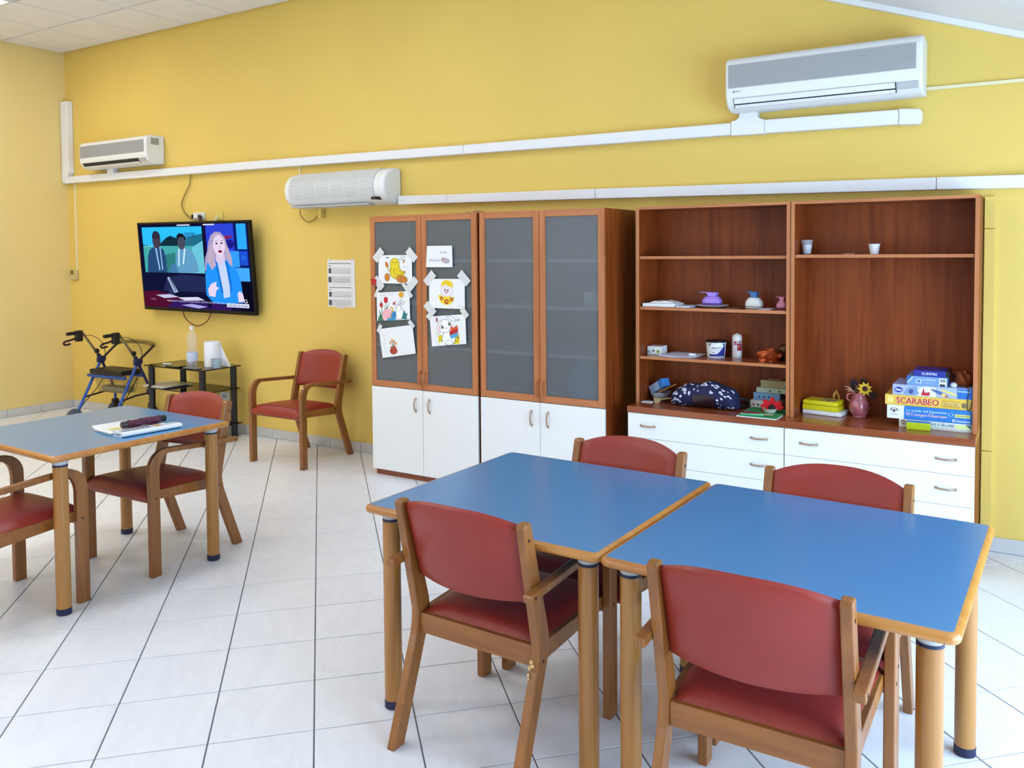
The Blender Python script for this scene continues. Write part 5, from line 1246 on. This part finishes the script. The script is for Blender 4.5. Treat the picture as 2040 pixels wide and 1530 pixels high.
m = MB().prism([(0.075, Z0), (0.100, Z0), (0.112, Z0 + 0.022), (0.180, Z0 + 0.034), (0.180, Z0 + 0.037), (0.108, Z0 + 0.026), (0.090, Z0 + 0.028), (0.068, Z0 + 0.030)], 'y', -0.275, -0.245)
tag(m.build('kraft_card', mat('kraft_paper', (178, 150, 104), 0.7), recalc=True), 'folded kraft paper card between the bowl and the floral bag', 'card')
# floral bag: soft body with printed white motifs
t = thing('floral_bag', 'navy fabric bag with white floral print slumped on the worktop', 'bag', (0.375, -0.235, Z0))
def bagpt(u, v):
    """u along the bag -1..1, v angle around the cross-section"""
    x = 0.375 + 0.200 * u; k = (1 - abs(u) ** 4) ** 0.5
    ry = 0.095 * (0.35 + 0.65 * k); rz = 0.066 * (0.35 + 0.65 * k) * (1 + 0.10 * math.sin(3 * u + 1) + 0.05 * math.sin(9 * u))
    y = -0.235 + ry * math.copysign(abs(math.cos(v)) ** 0.8, math.cos(v)) * (1 + 0.05 * math.sin(4 * v + 5 * u)); z = rz + rz * math.copysign(abs(math.sin(v)) ** 0.8, math.sin(v))
    return Vector((x, y, Z0 + max(0.0, z)))
rings = [[bagpt(-1 + 2 * i / 26.0, 2 * PI * j / 28.0) for j in range(28)] for i in range(27)]
NAVYF = mat('navy_fabric', (20, 22, 66), 0.8, bump=0.3, bscale=200)
MB().ring(rings).build('bag_body', NAVYF, t, recalc=True, sharp=80)
rnd = random.Random(9)
mot = MB()
for k in range(120):
    u = rnd.uniform(-0.93, 0.93); v = rnd.uniform(PI * 0.58, PI * 1.36)
    if -0.25 < u < 0.45 and v > PI * 0.92: continue
    a0 = rnd.uniform(0, PI); el = rnd.choice((0.5, 0.8, 1.0)); R_ = rnd.uniform(0.05, 0.115)
    P = []
    for i in range(8):
        q = 2 * PI * i / 8; du = R_ * 0.55 * math.cos(q); dv = R_ * 2.6 * el * 0.45 * math.sin(q)
        uu = u + du * math.cos(a0) - dv * 0.35 * math.sin(a0); vv = v + du * 2.2 * math.sin(a0) + dv * math.cos(a0)
        p = bagpt(max(-0.99, min(0.99, uu)), vv); c_ = Vector((p.x, -0.235, Z0 + 0.05)); P.append(p + (p - c_).normalized() * 0.0022)
    mot.add(P, [list(range(8))])
tag(mot.build('printed_motif', mat('white_print', (214, 216, 232), 0.7), t, recalc=True), None, None, None, 'stuff')
rows = [[bagpt(u, v) + (bagpt(u, v) - Vector((bagpt(u, v).x, -0.235, Z0 + 0.05))).normalized() * 0.004 for v in [PI * (0.98 + 0.36 * j / 8) for j in range(9)]] for u in [-0.22 + 0.66 * i / 10 for i in range(11)]]
vs = [p for r in rows for p in r]
MB().add(vs, [(i * 9 + j, i * 9 + j + 1, (i + 1) * 9 + j + 1, (i + 1) * 9 + j) for i in range(10) for j in range(8)], True).build('leather_panel', mat('dark_plum_leather', (38, 16, 26), 0.45), t, recalc=True)
m = MB().tube(smooth_path([(0.545, -0.25, Z0 + 0.055), (0.575, -0.22, Z0 + 0.060), (0.605, -0.18, Z0 + 0.045), (0.600, -0.165, Z0 + 0.012), (0.560, -0.22, Z0 + 0.010)]), 0.009, 8)
m.build('strap', mat('black_strap', (18, 10, 14), 0.6), t)
# stacked game boxes in the corner
for x0, x1, z0, z1, y0, rgb, nm, lab, dots in ((0.612, 0.790, 0.0, 0.045, -0.140, (226, 222, 212), 'dots', 'white flat game box with red and green dots at the bottom of the small stack', ((0.11, (190, 50, 80)), (0.26, (30, 50, 40)))),
                                        (0.626, 0.778, 0.0455, 0.088, -0.125, (120, 160, 200), 'drops', 'pale blue game box with dark drops, second in the small stack', ((0.22, (30, 50, 84)), (0.40, (30, 50, 84)), (0.58, (30, 50, 84)))),
                                        (0.640, 0.830, 0.0885, 0.117, -0.115, (182, 196, 172), 'discs', 'pale green game box with two dark dots, third in the small stack', ((0.42, (90, 94, 70)), (0.70, (90, 94, 70)))),
                                        (0.662, 0.806, 0.1175, 0.160, -0.105, (178, 164, 118), None, 'plain beige box on top of the small stack', ())):
    t = thing('game_box', lab, 'box', ((x0 + x1) / 2, y0 + 0.04, Z0 + z0), 0, 'small stack of game boxes')
    B(x0, x1, y0, -0.034, Z0 + z0, Z0 + z1).build('carton', mat('carton_%d_%d_%d' % rgb, rgb, 0.6), t, bevel=0.0015)
    if dots:
        a = Art(Frame((x0, y0 - 0.0002, Z0 + z0), (x1 - x0, 0, 0), (0, 0, z1 - z0)))
        for u, c in dots: a.oval(c, u, 0.45, 0.035, 0.035 * (x1 - x0) / (z1 - z0))
        a.build('print', t)
m = MB().tube([(0.70, -0.085, Z0 + 0.165), (0.775, -0.08, Z0 + 0.164)], 0.0038, 6)
tag(m.build('marker_pen', mat('beige_pen', (180, 150, 100), 0.5)), 'beige marker lying on top of the small stack of boxes', 'pen')
t = thing('felt_board', 'green felt board with a white edge on the worktop', 'board', (0.725, -0.295, Z0))
B(0.620, 0.838, -0.436, -0.146, Z0, Z0 + 0.0035).build('backing_card', PAPER, t)
B(0.628, 0.836, -0.428, -0.150, Z0 + 0.0036, Z0 + 0.0065).build('felt', mat('green_felt', (44, 140, 76), 0.95, bump=0.4, bscale=300), t)
for x0, y0, x1, y1, rgb, nm, lab in ((0.640, -0.375, 0.725, -0.340, (140, 24, 34), 'red_pen', 'dark red pen on the green felt board'), (0.640, -0.415, 0.760, -0.400, (96, 200, 150), 'mint_pen', 'mint green pen along the edge of the felt board'), (0.700, -0.395, 0.800, -0.365, (166, 152, 116), 'wooden_peg', 'beige wooden peg on the green felt board'), (0.632, -0.352, 0.70, -0.325, (70, 14, 24), 'dark_pen', 'very dark pen at the left side of the felt board')):
    tag(MB().tube([(x0, y0, Z0 + 0.0115), ((x0 + x1) / 2, (y0 + y1) / 2, Z0 + 0.0118), (x1, y1, Z0 + 0.0115)], [0.0035, 0.0048, 0.0040], 8).build(nm, mat('pen_%d' % rgb[0], rgb, 0.5)), lab, 'pen')
t = thing('felt_flower', 'red felt flower in a small grey dish on the felt board', 'flower', (0.770, -0.275, Z0 + 0.007))
MB().lathe([(0.022, 0.0005), (0.028, 0.003), (0.040, 0.026), (0.038, 0.026), (0.026, 0.006)], (0.764, -0.285, Z0 + 0.0066), 22).build('dish', mat('grey_dish', (196, 192, 176), 0.5), t, recalc=True)
MB().lathe([(0.012, 0.010), (0.020, 0.022), (0.016, 0.040), (0.006, 0.046)], (0.772, -0.275, Z0 + 0.0066), 14).build('flower_centre', mat('dark_felt', (24, 20, 16), 0.9), t, recalc=True)
for q in (0.15, 0.75, 1.57, 2.35, 3.0, 3.5):
    c, s = math.cos(q), math.sin(q); L_ = 0.072 if 0.5 < q < 2.6 else 0.066
    P = [(0.772 + c * r - s * w, Z0 + 0.034 + s * r * 0.85 + c * w) for r, w in ((0.006, -0.008), (0.034, -0.016), (0.056, -0.012), (L_, 0.0), (0.056, 0.012), (0.034, 0.016), (0.006, 0.008))]
    MB().prism(P, 'y', -0.272 - 0.004 * math.sin(q * 3), -0.266 - 0.004 * math.sin(q * 3)).build('petal', mat('red_felt', (196, 16, 22), 0.9), t, recalc=True)
# --- right bookcase: shelf and worktop
cup('plastic_cup', 'clear plastic cup filled with white at the left of the upper shelf', (0.936, -0.185, SR + e), 0.031, 0.021, 0.080, CLEARP, (mat('milk_white', (246, 248, 252), 0.5), 0.66), 'small cups on the upper shelf')
cup('plastic_cup', 'small white plastic cup near the middle of the upper shelf', (1.281, -0.185, SR + e), 0.028, 0.020, 0.054, mat('cup_white', (236, 236, 240), 0.4), None, 'small cups on the upper shelf')
o = MB().prism([(1.125, -0.21), (1.14, -0.225), (1.165, -0.222), (1.185, -0.205), (1.16, -0.195), (1.14, -0.198)], 'z', SR + e, SR + 0.006).build('paper_scrap', mat('salmon_scrap', (190, 130, 104), 0.8), recalc=True); tag(o, 'salmon paper scrap on the upper shelf between the cups', 'scrap')
t = thing('plastic_case', 'yellow plastic case with a printed label on a white tray', 'case', (1.020, -0.118, Z0), math.radians(-8))
B(-0.100, 0.112, -0.066, 0.066, 0.0, 0.024).build('white_tray', PLAST, t, local=True, bevel=0.005)
YEL = mat('yellow_plastic', (226, 212, 26), 0.35)
B(-0.100, 0.092, -0.066, 0.062, 0.0245, 0.052).build('case_base', YEL, t, local=True, bevel=0.003)
B(-0.098, 0.090, -0.064, 0.060, 0.0535, 0.078).build('case_lid', YEL, t, local=True, bevel=0.005)
B(-0.118, -0.100, -0.020, 0.030, 0.050, 0.062).build('carry_handle', YEL, t, local=True, bevel=0.003)
a = Art(Frame((-0.020, -0.045, 0.0782), (0.09, 0, 0), (0, 0.075, 0)))
a.rect((226, 214, 140), 0, 0, 1, 1)
for k in range(6): a.rect((60, 30, 30), 0.36 + 0.10 * k, 0.30, 0.43 + 0.10 * k, 0.84)
a.rect((70, 40, 36), 0.08, 0.62, 0.28, 0.84).rect((60, 40, 30), 0.06, 0.08, 0.30, 0.20).rect((60, 40, 30), 0.5, 0.02, 0.72, 0.10)
a.build('printed_label', t, local=True)
t = thing('dried_sprig', 'dried golden sprig lying on the yellow case', 'dried flower', (1.075, -0.08, Z0 + 0.079))
DRY = mat('dried_gold', (186, 138, 50), 0.8, var=0.2, vscale=30)
for pts in (((1.060, -0.08, 0.0), (1.065, -0.08, 0.022), (1.078, -0.08, 0.046)), ((1.092, -0.08, 0.0), (1.088, -0.08, 0.018), (1.080, -0.08, 0.040)), ((1.058, -0.08, 0.018), (1.066, -0.08, 0.034), (1.078, -0.08, 0.050))):
    MB().tube([(x, y, Z0 + 0.079 + z) for x, y, z in pts], [0.004, 0.0055, 0.003], 7).build('stalk', DRY, t)
VC = (1.203, -0.128, Z0)
t = thing('flower_vase', 'pink marbled glass jug holding dried flowers', 'vase', VC)
VAS = mat('pink_marbled_glass', (166, 92, 100), 0.18, var=0.45, vscale=26, coat=0.5)
MB().lathe([(0.030, 0.0), (0.036, 0.003), (0.034, 0.008), (0.048, 0.030), (0.0535, 0.055), (0.049, 0.080), (0.038, 0.102), (0.034, 0.118), (0.039, 0.134), (0.037, 0.134), (0.031, 0.118), (0.030, 0.10)], VC, 28).build('jug_body', VAS, t, recalc=True)
MB().tube(smooth_path([(1.168, -0.140, Z0 + 0.128), (1.148, -0.146, Z0 + 0.122), (1.145, -0.148, Z0 + 0.100), (1.160, -0.142, Z0 + 0.082)]), 0.004, 8).build('jug_handle', VAS, t)
def bloom(c, r, rgb, crgb, n, parent, aim=(0.25, -1.0, 0.25), open_=0.7):
    a_ = Vector(aim).normalized(); u = a_.cross(Vector((0, 0, 1))).normalized(); w = u.cross(a_).normalized(); c = Vector(c)
    h_ = MB().lathe([(r * 0.30, -0.003), (r * 0.36, 0.002), (r * 0.2, 0.006)], (0, 0, 0), 12)
    M = Matrix((( u.x, w.x, a_.x, c.x), (u.y, w.y, a_.y, c.y), (u.z, w.z, a_.z, c.z), (0, 0, 0, 1)))
    hd = h_.xf(M).build('flower_head', mat('bloom_%d_%d_%d' % crgb, crgb, 0.8), parent, recalc=True)
    for k in range(n):
        q = 2 * PI * k / n; d = u * math.cos(q) + w * math.sin(q); e_ = a_.cross(d)
        P = [c + d * r * 0.2 - e_ * r * 0.10, c + d * r * 0.6 - e_ * r * 0.20 - a_ * r * 0.1, c + d * r - a_ * r * (1 - open_), c + d * r * 0.6 + e_ * r * 0.20 - a_ * r * 0.1, c + d * r * 0.2 + e_ * r * 0.10]
        MB().add(P + [p - a_ * 0.0012 for p in P], [(0, 1, 2, 3, 4), (9, 8, 7, 6, 5)] + [(i, 5 + i, 5 + (i + 1) % 5, (i + 1) % 5) for i in range(5)]).build('petal', mat('bloom_%d_%d_%d' % rgb, rgb, 0.8), hd, recalc=True)
    return hd
DK = (36, 16, 18)
for c, r, rgb, crgb, n in (((1.178, -0.140, 0.188), 0.028, DK, (20, 10, 10), 8), ((1.222, -0.110, 0.192), 0.024, DK, (20, 10, 10), 8), ((1.196, -0.150, 0.166), 0.024, (44, 20, 16), (110, 70, 30), 7), ((1.236, -0.155, 0.160), 0.040, (226, 190, 50), (60, 30, 14), 9), ((1.274, -0.145, 0.128), 0.028, (46, 22, 18), (26, 12, 10), 10), ((1.170, -0.135, 0.160), 0.022, DK, (20, 10, 10), 7)):
    p = (c[0], c[1], Z0 + c[2])
    MB().tube(smooth_path([(1.203 + (c[0] - 1.203) * 0.2, -0.128, Z0 + 0.09), (1.203 + (c[0] - 1.203) * 0.6, (c[1] - 0.128) / 2, Z0 + 0.135), p]), 0.0018, 6).build('stem', mat('dry_stem', (120, 100, 50), 0.8), t)
    bloom(p, r, rgb, crgb, n, t)
for x1, z1 in ((1.128, 0.168), (1.136, 0.150), (1.146, 0.140)):
    MB().tube([(1.185, -0.14, Z0 + 0.13), ((1.185 + x1) / 2, -0.15, Z0 + (z1 + 0.15) / 2), (x1, -0.155, Z0 + z1)], [0.002, 0.0055, 0.001], 7).build('dry_leaf', mat('pale_dry_leaf', (186, 130, 104), 0.8), t)
# --- board games
GB = -0.290
def game(x0, x1, z0, z1, base, label, depth=0.245, lab_group='stack of board games'):
    t = thing('board_game', label, 'board game', ((x0 + x1) / 2, GB + depth / 2, Z0 + z0), 0, lab_group)
    B(x0, x1, GB, GB + depth, Z0 + z0, Z0 + z1).build('carton', mat('carton_%d_%d_%d' % base, base, 0.4), t, bevel=0.0015)
    return t, Art(Frame((x0, GB - 0.0003, Z0 + z0), (x1 - x0, 0, 0), (0, 0, z1 - z0)), 0, 0.0002, 0.00008)
t, a = game(1.4225, 1.754, 0.0, 0.0405, (232, 230, 218), 'cream spelling game box at the bottom of the board game stack')
a.oval((120, 90, 76), 0.062, 0.58, 0.040, 0.34).oval((232, 226, 214), 0.062, 0.52, 0.028, 0.22).oval((110, 80, 70), 0.062, 0.50, 0.014, 0.12)
a.rect((214, 226, 150), 0.78, 0.36, 0.98, 0.86).poly((60, 100, 110), [(0.91, 0.92), (0.985, 0.92), (0.985, 0.45)]).text((64, 128, 156), 'PAROLE E SILLABE', 0.335, 0.50, 0.36, 0.43, bold=0.0015)
a.line((120, 150, 140), [(0.44, 0.30), (0.80, 0.26)], 0.04).line((90, 110, 110), [(0.44, 0.14), (0.98, 0.12)], 0.03).line((90, 110, 110), [(0.83, 0.24), (0.98, 0.22)], 0.03)
tag(a.build('print', t), None, None, None, 'stuff')
t, a = game(1.366, 1.755, 0.041, 0.110, (44, 120, 200), 'blue human body quiz box, second from the bottom of the board games')
a.rect((232, 234, 242), 0.0, 0.0, 0.215, 1.0).poly((44, 120, 200), [(0.205, 0.0), (0.225, 0.0), (0.22, 0.5), (0.212, 1.0), (0.205, 1.0)])
a.ovalline((90, 96, 116), 0.085, 0.56, 0.042, 0.24, 0.018, 0, 16, 0.0, PI).oval((236, 236, 240), 0.085, 0.52, 0.034, 0.19).oval((110, 90, 90), 0.085, 0.58, 0.022, 0.12).line((120, 124, 140), [(0.045, 0.36), (0.125, 0.36)], 0.03).line((150, 150, 160), [(0.04, 0.26), (0.13, 0.26)], 0.03)
a.text((190, 222, 244), 'La scuola del Sapientino', 0.235, 0.62, 0.155, 0.475, bold=0.0012)
a.text((250, 248, 250), 'Il Corpo Umano', 0.240, 0.30, 0.24, 0.465, bold=0.006).text((110, 64, 140), 'Il Corpo Umano', 0.240, 0.30, 0.24, 0.465, bold=0.0015)
a.ovalline((170, 206, 236), 0.755, 0.60, 0.024, 0.12, 0.01).rect((206, 206, 130), 0.80, 0.44, 0.975, 0.68).rect((150, 150, 80), 0.815, 0.53, 0.96, 0.59).rect((240, 240, 244), 0.775, 0.10, 0.808, 0.29).oval((44, 120, 200), 0.795, 0.195, 0.010, 0.06).text((240, 244, 250), 'Clementoni', 0.818, 0.12, 0.13, 0.155, bold=0.001)
tag(a.build('print', t), None, None, None, 'stuff')
t, a = game(1.356, 1.756, 0.1105, 0.163, (226, 186, 70), 'yellow word game box with big red lettering in the board game stack')
a.rect((236, 200, 96), 0.0, 0.06, 0.10, 0.94).oval((248, 228, 150), 0.065, 0.50, 0.035, 0.22).oval((240, 206, 90), 0.065, 0.55, 0.018, 0.10)
a.text((250, 224, 190), 'SCARABEO', 0.132, 0.20, 0.62, 0.495, bold=0.007).text((190, 26, 30), 'SCARABEO', 0.135, 0.21, 0.60, 0.49, bold=0.003)
a.rect((206, 160, 46), 0.66, 0.12, 0.86, 0.80).text((250, 230, 160), 'JUNIOR', 0.665, 0.28, 0.36, 0.20, bold=0.002).text((130, 90, 20), 'JUNIOR', 0.668, 0.26, 0.34, 0.19)
a.oval((120, 104, 70), 0.90, 0.42, 0.025, 0.26).rect((190, 160, 90), 0.93, 0.2, 0.975, 0.66)
tag(a.build('print', t), None, None, None, 'stuff')
t, a = game(1.391, 1.7545, 0.1635, 0.2175, (168, 180, 226), 'pale blue jigsaw box with a picture strip in the board game stack')
a.oval((30, 44, 150), 0.078, 0.50, 0.055, 0.27).text((240, 240, 250), 'Disney', 0.040, 0.40, 0.24, 0.078, bold=0.001)
a.poly((120, 150, 190), [(0.14, 0.10), (0.18, 0.70), (0.30, 0.95), (0.34, 0.10)]).poly((226, 232, 242), [(0.30, 0.02), (0.34, 0.80), (0.44, 0.98), (0.55, 0.90), (0.55, 0.02)]).oval((60, 80, 130), 0.24, 0.40, 0.035, 0.22).oval((80, 100, 150), 0.60, 0.45, 0.05, 0.35, 0.3).oval((130, 150, 186), 0.30, 0.30, 0.04, 0.20)
a.poly((190, 30, 46), [(0.365, 0.10), (0.40, 0.86), (0.41, 0.40), (0.48, 0.45), (0.47, 0.10)]).oval((230, 206, 90), 0.71, 0.55, 0.04, 0.30, 0.4).oval((226, 190, 110), 0.65, 0.25, 0.03, 0.20).oval((190, 120, 70), 0.68, 0.15, 0.02, 0.12)
a.rect((30, 104, 196), 0.815, 0.05, 0.995, 0.95).text((236, 242, 250), 'Ravensburger', 0.825, 0.66, 0.16, 0.15, bold=0.0006)
tag(a.build('print', t), None, None, None, 'stuff')
t, a = game(1.457, 1.642, 0.218, 0.2655, (112, 148, 206), 'light blue memory card game box near the top of the board games', 0.19)
a.poly((40, 96, 160), [(0.0, 0.35), (0.0, 1.0), (0.16, 1.0)]).line((220, 230, 244), [(0.02, 0.30), (0.15, 0.92)], 0.03).poly((206, 220, 242), [(0.22, 0.30), (0.24, 0.66), (0.36, 0.72), (0.37, 0.26)]).poly((80, 110, 170), [(0.25, 0.36), (0.26, 0.60), (0.34, 0.64), (0.345, 0.34)])
a.text((206, 220, 242), 'memory', 0.40, 0.50, 0.26, 0.32, flip=True, bold=0.001).text((190, 206, 234), 'Classic', 0.47, 0.22, 0.16, 0.18, flip=True).rect((226, 228, 234), 0.80, 0.05, 0.98, 0.90)
for k in range(8): a.rect((40, 40, 48), 0.82 + 0.018 * k, 0.50, 0.826 + 0.018 * k + 0.004 * (k % 3), 0.82)
a.rect((30, 30, 36), 0.82, 0.06, 0.95, 0.30)
tag(a.build('print', t), None, None, None, 'stuff')
t, a = game(1.487, 1.634, 0.266, 0.2965, (30, 44, 140), 'dark blue magnetic game box on top of the board game stack', 0.165)
a.text((220, 226, 244), 'MAGNETIC', 0.25, 0.26, 0.42, 0.48, flip=True, bold=0.001)
tag(a.build('print', t), None, None, None, 'stuff')
B(1.634, 1.650, GB + 0.004, GB + 0.16, Z0 + 0.2662, Z0 + 0.2955).build('black_end', BLACK, t)
t, a = game(1.4635, 1.5715, 0.0, 0.036, (178, 196, 20), 'small lime green box standing in front of the board game stack', 0.036, None)
for ch in list(t.children):
    ch.location.y -= 0.048
del a
B(1.4635, 1.5715, GB - 0.0478, GB - 0.0125, Z0 + 0.0362, Z0 + 0.0395).build('blue_top', mat('blue_card', (74, 130, 180), 0.5), t)
o = lump('cloth_pouch', mat('rust_cloth', (150, 70, 24), 0.85, var=0.25, vscale=16), (1.702, -0.17, Z0 + 0.218), (0.046, 0.06, 0.050), 31, 0.22, 3, 4.0); tag(o, 'rust coloured cloth pouch on the board games', 'pouch')
m = MB().tube(smooth_path([(1.690, GB + 0.01, Z0 + 0.230), (1.735, GB - 0.004, Z0 + 0.221), (1.734, GB - 0.005, Z0 + 0.17), (1.733, GB - 0.006, Z0 + 0.115), (1.748, GB - 0.006, Z0 + 0.125), (1.752, GB - 0.006, Z0 + 0.16)]), 0.0018, 6)
tag(m.build('black_cord', BLACK), 'thin black cord hanging down over the board games', 'cord')
o = lump('computer_mouse', mat('grey_white_mouse', (206, 206, 212), 0.4), (1.668, -0.262, Z0 + 0.2182), (0.018, 0.020, 0.016), 3, 0.05, 2, 2.0); tag(o, 'small pale computer mouse on the pale blue jigsaw box', 'mouse')
